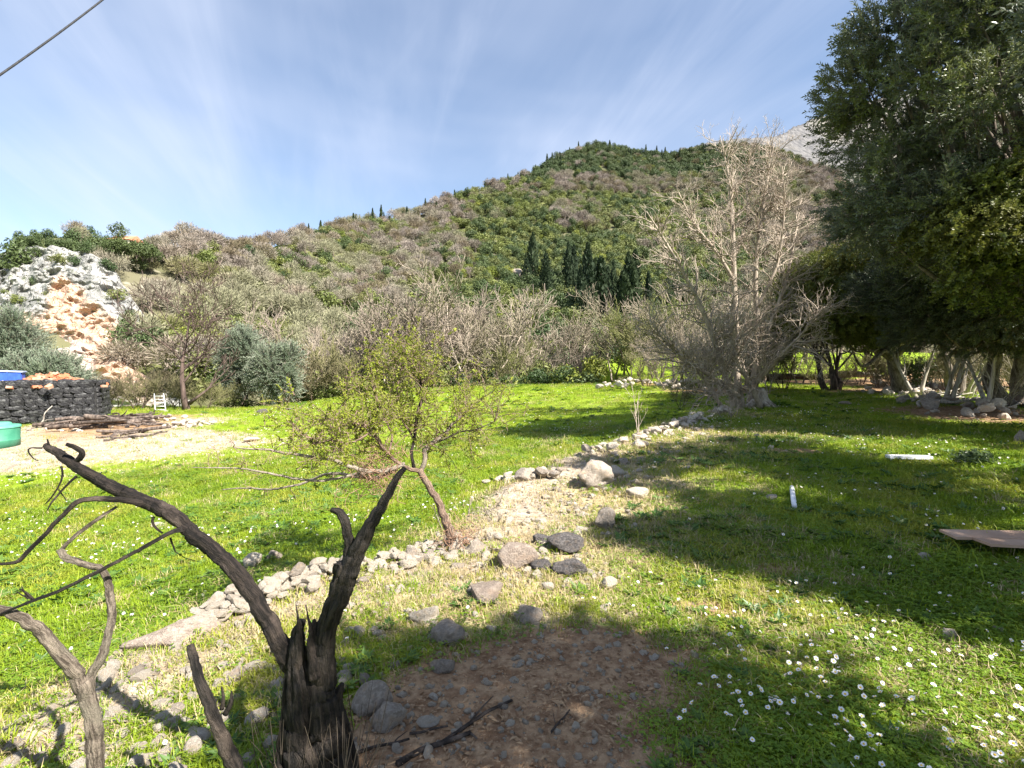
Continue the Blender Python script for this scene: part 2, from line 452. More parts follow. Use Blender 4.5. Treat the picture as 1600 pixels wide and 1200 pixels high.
# ------------------------------------------------------------------ ground sheet
def blob_list(px_list):
    out = []
    for (px, py, rx, ry, s) in px_list:
        g = G(px, py); out.append((g[0], g[1], rx, ry, s))
    return out
DIRT = [(0.0, 2.45, .75, .55, 1.15), (-.25, 1.95, .6, .5, 1.0), (.55, 2.75, .55, .35, .9), (.2, 1.2, .9, .8, 1.0), (1.35, 3.35, .45, .22, .65),
        (5.0, 9.1, .8, .45, .8), (2.1, 4.0, .35, .2, .7)] + blob_list(
       [(1590, 655, 2.2, 1.6, 1.0), (1490, 640, 2.6, 1.8, .9), (1420, 610, 4, 2.2, .9), (1330, 598, 3, 2.0, .5), (1250, 597, 2, 2.5, .8),
        (1120, 612, 3.5, 4, .8), (1030, 600, 3, 4, .6), (1480, 600, 6, 5, 1.0), (1560, 590, 7, 6, 1.0), (1600, 575, 9, 7, .9), (165, 670, 4.0, 2.4, .8), (110, 690, 3, 1.5, .35), (250, 652, 4, 3, .6)])
STRAW = [(-1.9, 3.0, .9, .7, .25), (0.2, 6.2, .8, 1.6, .55), (1.4, 8.0, 1.0, 1.5, .6), (4.4, 11.6, 1.3, 1.6, 1.0), (2.8, 9.6, 1.2, 1.3, .7), (.3, 4.4, 1.1, .9, .9), (-.4, 3.5, 1.0, .5, .9), (.8, 5.6, 1.0, 1.0, .9), (1.6, 7.0, .9, 1.0, .7), (-1.6, 2.6, .7, .6, .3), (6.9, 15.5, .8, 1.4, .7),
         (.5, 2.85, .5, .3, .6), (1.6, 2.75, .5, .2, .35)] + blob_list([(385, 692, 1.5, .9, 1.1), (240, 715, 3.0, .7, .5), (330, 728, 4, .6, .4), (1050, 720, 1.2, 1.2, .35), (960, 600, 2.6, 1.5, .8), (60, 735, 4, 1.2, .5)])
GRAV = [(-2.0, 2.3, .7, .6, .25), (.0, 4.0, .9, .5, .55), (.5, 5.2, .7, .8, .55), (1.2, 7.2, .7, .9, .5)] + blob_list([(250, 660, 3.5, 1.5, .7), (80, 712, 6, 1.6, 1.1), (150, 690, 6, 1.6, 1.0), (60, 705, 5.5, 2.2, 1.1), (-60, 720, 5, 4, 1.2), (40, 690, 5, 4, 1.1), (170, 665, 5, 3, .9)])
def blobs(x, y, L):
    s = np.zeros(np.shape(x))
    for (a, b, rx, ry, k) in L:
        s = s + k * np.exp(-(((x - a) / rx) ** 2 + ((y - b) / ry) ** 2))
    return s
def dirt_mask(x, y): return np.clip(blobs(x, y, DIRT), 0, 1)
def straw_mask(x, y):
    return np.clip(blobs(x, y, STRAW), 0, 1)
def grav_mask(x, y):
    d = ridge_d(x, y)
    return np.clip(blobs(x, y, GRAV) + .85 * np.exp(-((d - .15) / .5) ** 2) * sstep(26, 17, y) * sstep(-1, 1.5, y), 0, 1)

def polar_sheet(name, radii, az, zf, mats, attrs=()):
    Rr, A = np.meshgrid(radii, az, indexing='ij')
    X, Y = Rr * np.sin(A), Rr * np.cos(A)
    Z = zf(X, Y)
    nr, na = X.shape
    idx = np.arange(nr * na).reshape(nr, na)
    a = idx[:-1, :-1]; b = idx[:-1, 1:]; c = idx[1:, 1:]; d = idx[1:, :-1]
    q = np.stack([a, d, c, b], -1).reshape(-1, 4)
    me = bpy.data.meshes.new(name)
    me.vertices.add(nr * na); me.vertices.foreach_set('co', np.stack([X, Y, Z], -1).ravel())
    me.loops.add(q.size); me.loops.foreach_set('vertex_index', q.ravel().astype(np.int32))
    me.polygons.add(len(q)); me.polygons.foreach_set('loop_start', (np.arange(len(q)) * 4).astype(np.int32))
    me.polygons.foreach_set('loop_total', np.full(len(q), 4, np.int32))
    me.update(calc_edges=True); me.validate()
    for nm, f in attrs:
        at = me.attributes.new(nm, 'FLOAT', 'POINT'); at.data.foreach_set('value', f(X, Y).ravel().astype(np.float32))
    me.polygons.foreach_set('use_smooth', [True] * len(me.polygons))
    me.materials.append(mats)
    return me
t = NT('meadow_ground')
n_big = t.noise(.22, 4); n_mid = t.noise(1.3, 5, .6); n_fin = t.noise(9, 6, .65); n_vf = t.noise(45, 4, .7)
grass = t.mix(t.rng(n_mid, .35, .66), (.165, .255, .012), (.245, .325, .018))
grass = t.mix(t.rng(n_big, .44, .64), grass, (.215, .285, .03))
grass = t.mix(t.rng(n_fin, .40, .72, 0, .6), grass, (.10, .165, .012))
dirtc = t.mix(t.rng(n_fin, .35, .65), (.21, .122, .068), (.40, .265, .155))
dirtc = t.mix(t.rng(n_vf, .56, .70, 0, .7), dirtc, (.56, .41, .26))
strawc = t.mix(t.rng(n_fin, .35, .65), (.33, .265, .13), (.43, .36, .22))
gravc = t.mix(t.rng(t.noise(14, 6, .7), .36, .66), (.25, .195, .14), (.44, .375, .295))
wob = t.math('MULTIPLY', t.math('SUBTRACT', t.noise(3.2, 6, .7), .5), 1.5)
def cover(attr, lo=.38, hi=.62):
    return t.rng(t.math('ADD', t.attr(attr), t.math('MULTIPLY', wob, .8)), lo, hi)
col = t.mix(cover('straw', .30, .75), grass, strawc)
col = t.mix(cover('gravel'), col, gravc)
col = t.mix(cover('dirt'), col, dirtc)
hh = t.math('ADD', t.math('MULTIPLY', n_fin, 1.0), t.math('MULTIPLY', n_vf, .5))
M['ground'] = t.finish(col, .95, t.bump(hh, .9, .03), spec=.1)
radii = np.concatenate([[0.02], np.geomspace(.35, 14, 250), np.geomspace(14.3, 95, 120)])
az = np.concatenate([np.linspace(-math.pi, -1.05, 90)[:-1], np.linspace(-1.05, 1.05, 520), np.linspace(1.05, math.pi, 90)[1:]])
gm = polar_sheet('meadow', radii, az, ground_z, M['ground'], (('dirt', dirt_mask), ('straw', straw_mask), ('gravel', grav_mask)))
tag(link('meadow', gm), kind='structure')

# ------------------------------------------------------------------ hills
PXS = [-700, -300, -100, 0, 30, 80, 130, 200, 300, 400, 450, 500, 550, 600, 650, 700, 750, 800, 830, 870, 900, 930, 960, 1000, 1050, 1100, 1150, 1200, 1300, 1400, 1600, 2000, 3000]
SKY = [430, 425, 412, 402, 386, 374, 374, 381, 393, 391, 384, 372, 362, 352, 341, 322, 304, 290, 278, 254, 243, 236, 241, 248, 250, 241, 237, 243, 282, 385, 425, 455, 480]
DEP = [80, 75, 76, 78, 80, 84, 88, 95, 115, 150, 175, 205, 235, 260, 280, 298, 315, 332, 345, 372, 392, 405, 402, 408, 412, 415, 415, 410, 370, 290, 210, 170, 160]
BAS = [52, 52, 54, 56, 56, 57, 58, 58, 57, 57, 57, 57, 57, 57, 58, 58, 60, 60, 62, 64, 66, 68, 70, 74, 80, 84, 86, 88, 90, 92, 94, 95, 95]
def hill_uv(x, y):
    yy = np.maximum(y, 1e-3); px = 800 + F * x / yy
    D = np.interp(px, PXS, DEP); B = np.interp(px, PXS, BAS); S = np.interp(px, PXS, SKY)
    return px, D, B, (570 - S) / F, (y - B) / (D - B)
def hill_z(x, y):
    px, D, B, et, u = hill_uv(x, y)
    uu = np.clip(u, 0, 1)
    e0 = -5.2 / B
    e = e0 + (et - e0) * uu ** 0.62
    z = CAMZ + y * e
    z = np.where(u > 1, CAMZ + D * et - (y - D) * .22 * np.clip((u - 1) * 2, 0, 1), z)
    z = np.where(u < 0, CAMZ + B * e0, z)
    nz = fbm(x / 38, y / 38, oct=4, seed=31) * 4.0 + fbm(x / 11, y / 11, oct=3, seed=44) * 1.0
    return z + nz * sstep(0, .35, u) * (1 - .75 * sstep(.8, 1.0, u)) * sstep(0, 60, D - B)
ts = np.linspace(-1.5, 2.0, 420); dsx = np.concatenate([np.geomspace(46, 440, 250), np.geomspace(450, 900, 14)])
def grid_sheet(name, ts, ds, zf, mat, attrs=()):
    Dm, Tm = np.meshgrid(ds, ts, indexing='ij')
    X, Y = Tm * Dm, Dm; Z = zf(X, Y)
    nr, na = X.shape; idx = np.arange(nr * na).reshape(nr, na)
    q = np.stack([idx[:-1, :-1], idx[:-1, 1:], idx[1:, 1:], idx[1:, :-1]], -1).reshape(-1, 4)
    me = bpy.data.meshes.new(name)
    me.from_pydata(np.stack([X, Y, Z], -1).reshape(-1, 3).tolist(), [], q.tolist())
    for nm, f in attrs:
        at = me.attributes.new(nm, 'FLOAT', 'POINT'); at.data.foreach_set('value', np.asarray(f(X, Y)).ravel().astype(np.float32))
    me.polygons.foreach_set('use_smooth', [True] * len(me.polygons)); me.materials.append(mat)
    return me
t = NT('hill_ground')
a1 = t.noise(.05, 5); a2 = t.noise(.35, 6, .65); a3 = t.noise(.015, 3)
col = t.mix(t.rng(a1, .4, .62), (.07, .08, .03), (.13, .12, .075))
col = t.mix(t.rng(a3, .48, .6), col, (.12, .13, .045))
col = t.mix(t.rng(a2, .55, .72, 0, .7), col, (.30, .27, .22))
M['hill'] = t.finish(col, .95, t.bump(a2, .8, .6), spec=.1)
tag(link('hillside', grid_sheet('hillside', ts, dsx, hill_z, M['hill'])), kind='structure')

# bare mountain behind the wooded hill
MPX = [900, 1000, 1060, 1100, 1140, 1180, 1210, 1240, 1265, 1290, 1330, 1400, 1500, 1700, 2000, 2600]
MSK = [300, 268, 242, 229, 224, 221, 214, 202, 191, 187, 172, 150, 128, 100, 85, 120]
def mount_z(x, y):
    px = 800 + F * x / y
    S = np.interp(px, MPX, MSK); D = np.interp(px, [900, 1180, 1300, 2600], [620, 700, 900, 1000])
    u = (y - 330) / (D - 330)
    et = (570 - S) / F
    e = .10 + (et - .10) * np.clip(u, 0, 1) ** .8
    z = CAMZ + y * e - np.where(u > 1, (y - D) * .5, 0)
    rid = (1 - np.abs(fbm(x / 90, y / 90, oct=4, seed=61))) * 24 - 18
    return z + rid * sstep(.05, .4, u) * (1 - .8 * sstep(.85, 1, u)) + fbm(x / 22, y / 22, oct=3, seed=65) * 4 * sstep(.05, .4, u) * (1 - .6 * sstep(.85, 1, u))
t = NT('mountain_rock')
g1 = t.noise(.018, 6, .65); g2 = t.noise(.11, 6, .7); g3 = t.noise(.006, 3)
hz = t.n('SeparateXYZ'); t.set(hz.inputs[0], t.pos())
up = t.rng(t.math('ADD', hz.outputs[2], t.math('MULTIPLY', t.math('SUBTRACT', g1, .5), 160)), 205, 300)
rock = t.mix(t.rng(g2, .4, .62), (.09, .09, .093), (.17, .165, .163))
veg = t.mix(t.rng(g2, .42, .6), (.07, .078, .055), (.145, .135, .125))
bald = t.mix(t.rng(g1, .4, .6), (.16, .148, .128), (.215, .20, .175))
col = t.mix(up, veg, t.mix(t.rng(g3, .45, .6), rock, bald))
M['mount'] = t.finish(col, .95, t.bump(g2, .7, 5), spec=.05)
tag(link('mountain', grid_sheet('mountain', np.linspace(.05, 2.4, 260), np.concatenate([np.linspace(330, 1000, 130), np.linspace(1020, 1500, 8)]), mount_z, M['mount'])), kind='structure')

# quarried limestone cliff on the left
def cliff_pt(px, v):
    """px: direction, v: 0 at the foot .. 1 at the brow (numpy arrays)"""
    top = np.interp(px, [-500, -200, -40, 0, 25, 60, 100, 150, 185, 215, 250, 300], [430, 420, 415, 400, 384, 378, 382, 392, 420, 470, 520, 575])
    d = 57 + 15 * v ** 1.35 + 3.5 * sstep(.30, .36, v) - 0.0 * px
    zt = CAMZ + (570 - top) / F * 72
    z = -4 + (zt + 4) * v
    x = (px - 800) / F * d
    n1 = 1 - np.abs(fbm(x / 5, z / 4, d / 5, oct=4, seed=71)) * 2
    n2 = fbm(x / 1.4, z / 1.1, d / 2, oct=4, seed=77)
    n3 = np.abs(fbm(x / 2.2 + z / 3, z / 1.6, oct=3, seed=79))
    k = sstep(0, .12, v)
    d2 = d - k * (1.6 * n1 + .75 * n2 - 1.3 * n3)
    return (px - 800) / F * d2, d2, z + k * (.5 * n2) * (1 - sstep(.9, 1, v) * .5)
pxs = np.linspace(-420, 300, 330); vs = np.linspace(0, 1, 130)
VV, PX = np.meshgrid(vs, pxs, indexing='ij')
cx, cy, cz = cliff_pt(PX, VV)
# brow: fold back to the hilltop
cx = np.vstack([cx, cx[-1:] * 1.09]); cy = np.vstack([cy, cy[-1:] * 1.09]); cz = np.vstack([cz, cz[-1:] - 1.2])
nr, na = cx.shape; idx = np.arange(nr * na).reshape(nr, na)
q = np.stack([idx[:-1, :-1], idx[:-1, 1:], idx[1:, 1:], idx[1:, :-1]], -1).reshape(-1, 4)
me = bpy.data.meshes.new('rock_cliff'); me.from_pydata(np.stack([cx, cy, cz], -1).reshape(-1, 3).tolist(), [], q.tolist())
def mk(px0, v0, rx, rv, k=1.):
    return k * np.exp(-(((PX - px0) / rx) ** 2 + ((VV - v0) / rv) ** 2))
orange = np.clip(mk(112, .62, 34, .15) + mk(150, .50, 60, .11) + mk(190, .38, 40, .10, .9) + mk(60, .44, 50, .07, .8) + mk(170, .30, 35, .09, .9) + mk(210, .22, 40, .10, .9) + mk(20, .5, 30, .06, .6) + mk(105, .74, 14, .05, .5), 0, 1)
dust = np.clip(mk(120, .32, 95, .11) + mk(100, .2, 90, .10, .9) + mk(60, .36, 45, .06, .7) + mk(220, .15, 50, .1, .7), 0, 1)
for nm, arr in (('orange', orange), ('dust', dust)):
    a_ = np.vstack([arr, arr[-1:]])
    at = me.attributes.new(nm, 'FLOAT', 'POINT'); at.data.foreach_set('value', a_.ravel().astype(np.float32))
t = NT('cliff_rock')
k1 = t.noise(.35, 7, .7); k2 = t.noise(1.6, 6, .7); k3 = t.noise(.12, 3)
vo = t.voro(.8, 'DISTANCE_TO_EDGE', None)
rock = t.mix(t.rng(k1, .38, .62), (.20, .20, .19), (.37, .36, .34))
rock = t.mix(t.rng(k2, .55, .70, 0, .75), rock, (.16, .165, .12))
rock = t.mix(t.rng(t.noise(.5, 6, .7), .58, .68, 0, .7), rock, (.12, .15, .06))
orn = t.mix(t.rng(k2, .38, .62), (.44, .265, .18), (.50, .385, .30))
dus = t.mix(t.rng(k2, .38, .62), (.40, .31, .26), (.47, .41, .36))
wb = t.math('MULTIPLY', t.math('SUBTRACT', k1, .5), 1.6)
col = t.mix(t.rng(t.math('ADD', t.attr('dust'), wb), .28, .66), rock, dus)
col = t.mix(t.rng(t.math('ADD', t.attr('orange'), wb), .30, .74), col, orn)
hh = t.math('ADD', k2, t.math('MULTIPLY', t.rng(vo.outputs['Distance'], 0, .12), .4))
me.materials.append(t.finish(col, .95, t.bump(hh, 1, .35), spec=.1))
me.polygons.foreach_set('use_smooth', [False] * len(me.polygons))
tag(link('rock_cliff', me), kind='structure')

# ------------------------------------------------------------------ scattering many small pieces as one object
_GN = {}
def scatter_group(key, protos):
    ng = bpy.data.node_groups.new('scatter_' + key, 'GeometryNodeTree')
    ng.interface.new_socket('Geometry', in_out='INPUT', socket_type='NodeSocketGeometry')
    ng.interface.new_socket('Geometry', in_out='OUTPUT', socket_type='NodeSocketGeometry')
    N, L = ng.nodes, ng.links
    gi, go = N.new('NodeGroupInput'), N.new('NodeGroupOutput')
    iop = N.new('GeometryNodeInstanceOnPoints'); jn = N.new('GeometryNodeJoinGeometry')
    for p in reversed(protos):
        oi = N.new('GeometryNodeObjectInfo'); oi.inputs['Object'].default_value = p; oi.inputs['As Instance'].default_value = True
        L.new(oi.outputs['Geometry'], jn.inputs[0])
    def na(nm, ty):
        a = N.new('GeometryNodeInputNamedAttribute'); a.data_type = ty; a.inputs['Name'].default_value = nm; return a.outputs[0]
    L.new(gi.outputs[0], iop.inputs['Points']); L.new(jn.outputs[0], iop.inputs['Instance'])
    iop.inputs['Pick Instance'].default_value = True
    L.new(na('idx', 'INT'), iop.inputs['Instance Index'])
    e2r = N.new('FunctionNodeEulerToRotation'); L.new(na('rot', 'FLOAT_VECTOR'), e2r.inputs[0])
    L.new(e2r.outputs[0], iop.inputs['Rotation']); L.new(na('scl', 'FLOAT'), iop.inputs['Scale'])
    L.new(iop.outputs[0], go.inputs[0])
    return ng
def proto(name, me):
    return bpy.data.objects.new(name, me)          # data only: never linked to the scene
def scatter(name, key, pts, rot, scl, idx, protos, parent=None):
    pts = np.asarray(pts, np.float32); n = len(pts)
    me = bpy.data.meshes.new(name); me.vertices.add(n); me.vertices.foreach_set('co', pts.ravel())
    for nm, ty, key2, arr in (('rot', 'FLOAT_VECTOR', 'vector', rot), ('scl', 'FLOAT', 'value', scl), ('idx', 'INT', 'value', idx)):
        at = me.attributes.new(nm, ty, 'POINT')
        at.data.foreach_set(key2, np.asarray(arr, np.int32 if ty == 'INT' else np.float32).ravel())
    for p in protos:
        for m in p.data.materials:
            if m.name not in me.materials: me.materials.append(m)
    if key not in _GN: _GN[key] = scatter_group(key, protos)
    o = link(name, me, parent); md = o.modifiers.new('scatter', 'NODES'); md.node_group = _GN[key]
    return tag(o, kind='stuff')

def dir_euler(d, rng):
    """euler that takes +Z to direction d (n,3) with a random spin"""
    d = d / (np.linalg.norm(d, axis=1)[:, None] + 1e-9)
    th = np.arccos(np.clip(d[:, 2], -1, 1)); ph = np.arctan2(d[:, 1], d[:, 0])
    # XYZ euler: Rz(c) Ry(b) Rx(a); z axis -> (sin b cos c, sin b sin c, cos b) with a = 0
    return np.c_[np.zeros(len(d)), th, ph]
def leaf_faces(mb, base, d, up, L, W, m=0, fold=.25):
    d = d / (np.linalg.norm(d) + 1e-9); s = np.cross(d, up); s /= np.linalg.norm(s) + 1e-9; n = np.cross(s, d)
    a = base; b = base + d * L * .45 + s * W * .5 + n * W * fold; c = base + d * L; e = base + d * L * .45 - s * W * .5 + n * W * fold
    mb.add([a, b, c, e], [(0, 1, 2), (0, 2, 3)], m)
def spray_mesh(name, rng, n, L, leafL, leafW, leafmat, twigmat, splay=.8, fork=1):
    mb = MB()
    for k in range(fork):
        ang = rng.uniform(-.5, .5, 2) if k else np.zeros(2)
        p0 = np.zeros(3) + (np.array((0, 0, L * .25)) if k else 0)
        ax = np.array((math.sin(ang[0]), math.sin(ang[1]), 1.0)); ax /= np.linalg.norm(ax)
        Lk = L * (1 if k == 0 else .7)
        bend = rng.normal(size=3) * .12
        ts_ = np.linspace(0, 1, 4); pts = p0 + ax * Lk * ts_[:, None] + bend * Lk * (ts_ ** 2)[:, None]
        tube(mb, pts, np.linspace(.0035, .0012, 4), 3, False, 1)
        for i in range(n // fork):
            tt = .12 + .88 * (i + rng.uniform(0, .8)) / (n // fork); base = p0 + ax * Lk * tt + bend * Lk * tt * tt
            az_ = i * 2.4 + rng.uniform(-.4, .4); sp = splay * rng.uniform(.7, 1.2)
            dd = ax * math.cos(sp) + np.array((math.cos(az_), math.sin(az_), 0)) * math.sin(sp)
            leaf_faces(mb, base, dd, ax + rng.normal(size=3) * .2, leafL * rng.uniform(.7, 1.15), leafW * rng.uniform(.8, 1.15))
    return mb.mesh(name, [leafmat, twigmat], False)
rs = np.random.default_rng(11)
SPR = {}
for key, (n, L, lL, lW, lm, tm, sp, fk) in dict(
        olive=(34, .26, .060, .021, 'olive_leaf', 'grey_bark', .9, 2), dark=(32, .26, .055, .024, 'dark_leaf', 'dark_bark', .9, 2),
        oak=(24, .22, .055, .034, 'oak_leaf', 'dark_bark', 1.0, 2), silver=(26, .40, .075, .022, 'silver_leaf', 'grey_bark', .7, 2),
        young=(9, .09, .022, .015, 'young_leaf', 'pink_bark', .9, 1)).items():
    SPR[key] = [proto(key + '_spray', spray_mesh(key + '_spray', rs, n, L, lL, lW, M[lm], M[tm], sp, fk)) for _ in range(4)]

# ------------------------------------------------------------------ trees
def rot_about(v, ax, a):
    ax = ax / (np.linalg.norm(ax) + 1e-9)
    return v * math.cos(a) + np.cross(ax, v) * math.sin(a) + ax * (ax @ v) * (1 - math.cos(a))
def grow(rng, out, p, d, L, r, lev, maxlev, kids, ang=.75, trop=.15, wander=.18, ratio=.55, r_end=.35, tmin=.25):
    n = 6 if lev == 0 else (5 if lev < maxlev else 4)
    pts = [np.array(p, float)]; d = d / np.linalg.norm(d)
    for i in range(n - 1):
        d = d + rng.normal(size=3) * wander + np.array((0, 0, trop)) * (1 if lev else .3)
        d /= np.linalg.norm(d); pts.append(pts[-1] + d * L / (n - 1))
    pts = np.array(pts); rads = np.linspace(r, r * r_end, n)
    out.append((lev, pts, rads))
    if lev >= maxlev: return
    K = kids[lev]
    for k in range(K):
        t_ = tmin + (1 - tmin) * (k + rng.uniform(.2, .9)) / K; t_ = min(t_, .99)
        i = int(t_ * (n - 1)); fr = t_ * (n - 1) - i
        q = pts[i] * (1 - fr) + pts[i + 1] * fr; dd = pts[i + 1] - pts[i]; dd /= np.linalg.norm(dd)
        perp = np.cross(dd, rng.normal(size=3)); perp /= np.linalg.norm(perp) + 1e-9
        nd = rot_about(dd, perp, ang * rng.uniform(.6, 1.35))
        rr = (r + (r * r_end - r) * t_)
        grow(rng, out, q, nd, L * ratio * rng.uniform(.65, 1.25) * (1.15 - .45 * t_), max(rr * .58, .0012), lev + 1, maxlev, kids, ang, trop, wander * 1.15, ratio, r_end, tmin)
def branches_mesh(name, out, levs, mat, sides=(8, 6, 4, 3, 3), rmin=0, rng=None):
    mb = MB()
    for lev, pts, rads in out:
        if lev in levs:
            r_ = np.maximum(rads, rmin)
            if lev == 0: r_ = r_.copy(); r_[0] *= 1.5
            tube(mb, pts, r_, sides[min(lev, 4)], lev < 1)
    return mb.mesh(name, mat)
def sub(name, me, parent, kind=None, loc=None):
    o = link(name, me, parent, loc)
    return tag(o, kind=kind)

def leafy_tree(name, base, cc, cr, ncl, nsp, key, label, cat='tree', group=None, trunk_r=.25, trunk_h=1.3, stems=1, seed=0, clr=(.7, 1.15), sscale=(1.0, 1.5), bark='olive_bark', leafpart='foliage', bottom=-.55, extra=(), xmax=99):
    """trunk and limbs reaching into clumps of leaf sprays spread through an ellipsoid crown; cc is relative to the base"""
    rng = np.random.default_rng(seed)
    b = np.array((base[0], base[1], gz(*base[:2])))
    root = empty(name, b, label, cat, group)
    cc = np.array(cc, float); cr = np.array(cr, float)
    cl = []
    tries = 0
    while len(cl) < ncl and tries < 4000:
        tries += 1
        v = rng.normal(size=3); v /= np.linalg.norm(v); v *= rng.uniform(.45, 1) ** .6
        if v[2] < bottom or cc[0] + v[0] * cr[0] > xmax: continue
        c = cc + v * cr; r = rng.uniform(*clr)
        if all(np.linalg.norm(c - q[0]) > .68 * (r + q[1]) for q in cl): cl.append((c, r))
    cl += [(np.array(e[:3], float), e[3]) for e in extra]
    # wood
    mb = MB(); mbr = MB()
    tops = []
    for s in range(stems):
        a = 2 * math.pi * s / max(1, stems) + rng.uniform(0, 1)
        off = np.array((math.cos(a), math.sin(a), 0)) * trunk_r * (1.1 if stems > 1 else 0)
        tp = np.array((cc[0] * .35, cc[1] * .35, trunk_h * rng.uniform(.9, 1.15))) + off * 2.2
        pts = smooth_path(np.array([off + (0, 0, -.15), off * 1.2 + tp * .35 + rng.normal(size=3) * (.08, .08, 0), tp * .7 + rng.normal(size=3) * .07 + off * .5, tp]), .12)
        rr = np.linspace(trunk_r * (1.45 if stems == 1 else .9), trunk_r * (.75 if stems == 1 else .5), len(pts)); rr[:2] *= 1.2
        tube(mb, pts, rr, 12, True, rough=.10, rng=rng); tops.append((tp, rr[-1]))
    for c, r in cl:
        tp, tr = tops[rng.integers(len(tops))]
        L_ = np.linalg.norm(c - tp)
        mid = tp * .45 + c * .55 + np.array((0, 0, -.10 * L_)) + rng.normal(size=3) * .12 * L_ * .5
        pts = smooth_path(np.array([tp - (0, 0, .1), tp * .75 + c * .25 + rng.normal(size=3) * .05 * L_ + (0, 0, .05 * L_), mid, c]), .3)
        r0 = min(tr * .55, .02 + .022 * L_)
        tube(mbr, pts, np.linspace(r0, .012, len(pts)), 6, False)
        for k in range(5):
            j = rng.integers(len(pts) // 2, len(pts)); e = pts[j] + (c - pts[j]) * .2 + rng.normal(size=3) * r * .6
            tube(mbr, np.array([pts[j], (pts[j] + e) / 2 + rng.normal(size=3) * .06, e]), [.011, .008, .004], 4, False)
    sub('trunk', mb.mesh('trunk', M[bark]), root)
    sub('limbs', mbr.mesh('limbs', M[bark]), root)
    # leaves
    w = np.array([r ** 2 for c, r in cl]); w /= w.sum()
    ci = rng.choice(len(cl), nsp, p=w)
    v = rng.normal(size=(nsp, 3)); v /= np.linalg.norm(v, axis=1)[:, None]
    rad = rng.uniform(0, 1, nsp) ** .45
    C = np.array([c for c, r in cl])[ci]; Rr = np.array([r for c, r in cl])[ci]
    flat = np.array((1.15, 1.15, .8))
    pts = C + v * (rad * Rr)[:, None] * flat
    out_ = v * .9 + (C - cc) / (np.linalg.norm(C - cc, axis=1)[:, None] + .1) * .6 + np.array((0, 0, .15)) + rng.normal(size=(nsp, 3)) * .45
    scatter(leafpart, key, pts, dir_euler(out_, rng), rng.uniform(*sscale, nsp), rng.integers(0, 4, nsp), SPR[key], root)
    return root

OL = 'olive trees edging the lawn'
leafy_tree('olive_tree', (13.4, 10.8), (-1.5, .4, 6.9), (4.4, 3.0, 5.0), 78, 10500, 'olive', 'tall grey-green olive whose crown rises above the frame at the right', 'olive tree', seed=3, trunk_r=.3, trunk_h=2.2, clr=(.4, .85), sscale=(1.2, 2.0), bottom=-.62, xmax=-.9,
           extra=[(-5.6, .2, 5.2, .38), (-5.5, .2, 5.9, .22), (-5.0, .3, 4.7, .45), (-3.4, .3, 8.6, .8), (-2.5, -1.4, 3.0, .9), (-1.0, -1.7, 3.0, 1.0), (-.2, -1.5, 3.8, 1.0), (-2.0, -1.9, 4.2, 1.0), (-3.2, -1.2, 3.9, .8)])
leafy_tree('olive_tree', (17.2, 17.2), (-2.3, -2.2, 3.8), (3.9, 3.0, 1.9), 40, 10500, 'dark', 'dark low olive shading the stony bank, with pale split trunk at right edge', 'olive tree', seed=5, trunk_r=.30, trunk_h=2.0, stems=3, clr=(.7, 1.1), sscale=(1.2, 1.7), bottom=-.75)
leafy_tree('oak_tree', (18.1, 23.6), (-2.9, -1.6, 4.3), (3.0, 2.6, 2.3), 30, 7500, 'oak', 'small yellow-green evergreen tree leaning over the far end of the lawn', 'tree', seed=8, trunk_r=.26, trunk_h=1.7, clr=(.6, 1.0), sscale=(1.3, 1.9), bark='olive_bark', bottom=-.7)
leafy_tree('oak_tree', (19.8, 14.6), (-2.0, .8, 8.0), (3.8, 3.2, 4.2), 44, 9000, 'oak', 'tall yellow-green evergreen tree behind the olive at the right edge', 'tree', seed=13, trunk_r=.28, trunk_h=2.6, clr=(.7, 1.2), sscale=(1.4, 2.0), bark='dark_bark', bottom=-.8)
leafy_tree('evergreen_tree', (19.3, 22.0), (-.6, .3, 5.2), (3.4, 2.6, 2.6), 30, 6000, 'dark', 'dark evergreen on twin bent trunks rising from the stony bank', 'tree', seed=17, trunk_r=.2, trunk_h=1.9, stems=2, clr=(.7, 1.1), sscale=(1.4, 2.0), bark='olive_bark', bottom=-.6)
leafy_tree('evergreen_tree', (17.0, 27.2), (-.4, .4, 4.4), (2.4, 2.2, 1.9), 20, 3200, 'oak', 'bent evergreen with low spreading limbs left of the dark olive', 'tree', seed=19, trunk_r=.2, trunk_h=1.2, stems=3, clr=(.6, 1.0), sscale=(1.5, 2.1), bark='dark_bark', bottom=-.4)
leafy_tree('evergreen_tree', (13.9, 30.5), (.1, .4, 2.6), (1.7, 1.9, 1.5), 14, 2200, 'dark', 'dark rounded evergreen half hidden behind the tall bare tree', 'tree', seed=23, trunk_r=.14, trunk_h=1.0, stems=3, clr=(.55, .9), sscale=(1.5, 2.2), bark='dark_bark', bottom=-.6)
leafy_tree('evergreen_tree', (16.2, 33.5), (.2, .4, 2.9), (2.0, 1.9, 1.5), 14, 2200, 'dark', 'dark rounded evergreen where the lawn ends under overhanging branches', 'tree', seed=25, trunk_r=.15, trunk_h=1.1, stems=3, clr=(.55, .9), sscale=(1.5, 2.2), bark='dark_bark', bottom=-.5)
leafy_tree('evergreen_tree', (26.5, 26.5), (-.6, 0, 3.6), (3.2, 2.6, 2.2), 22, 4000, 'dark', 'dark evergreen on the stony bank far under the olive crown', 'tree', seed=27, trunk_r=.2, trunk_h=1.4, stems=3, clr=(.7, 1.1), sscale=(1.5, 2.2), bark='dark_bark', bottom=-.5)
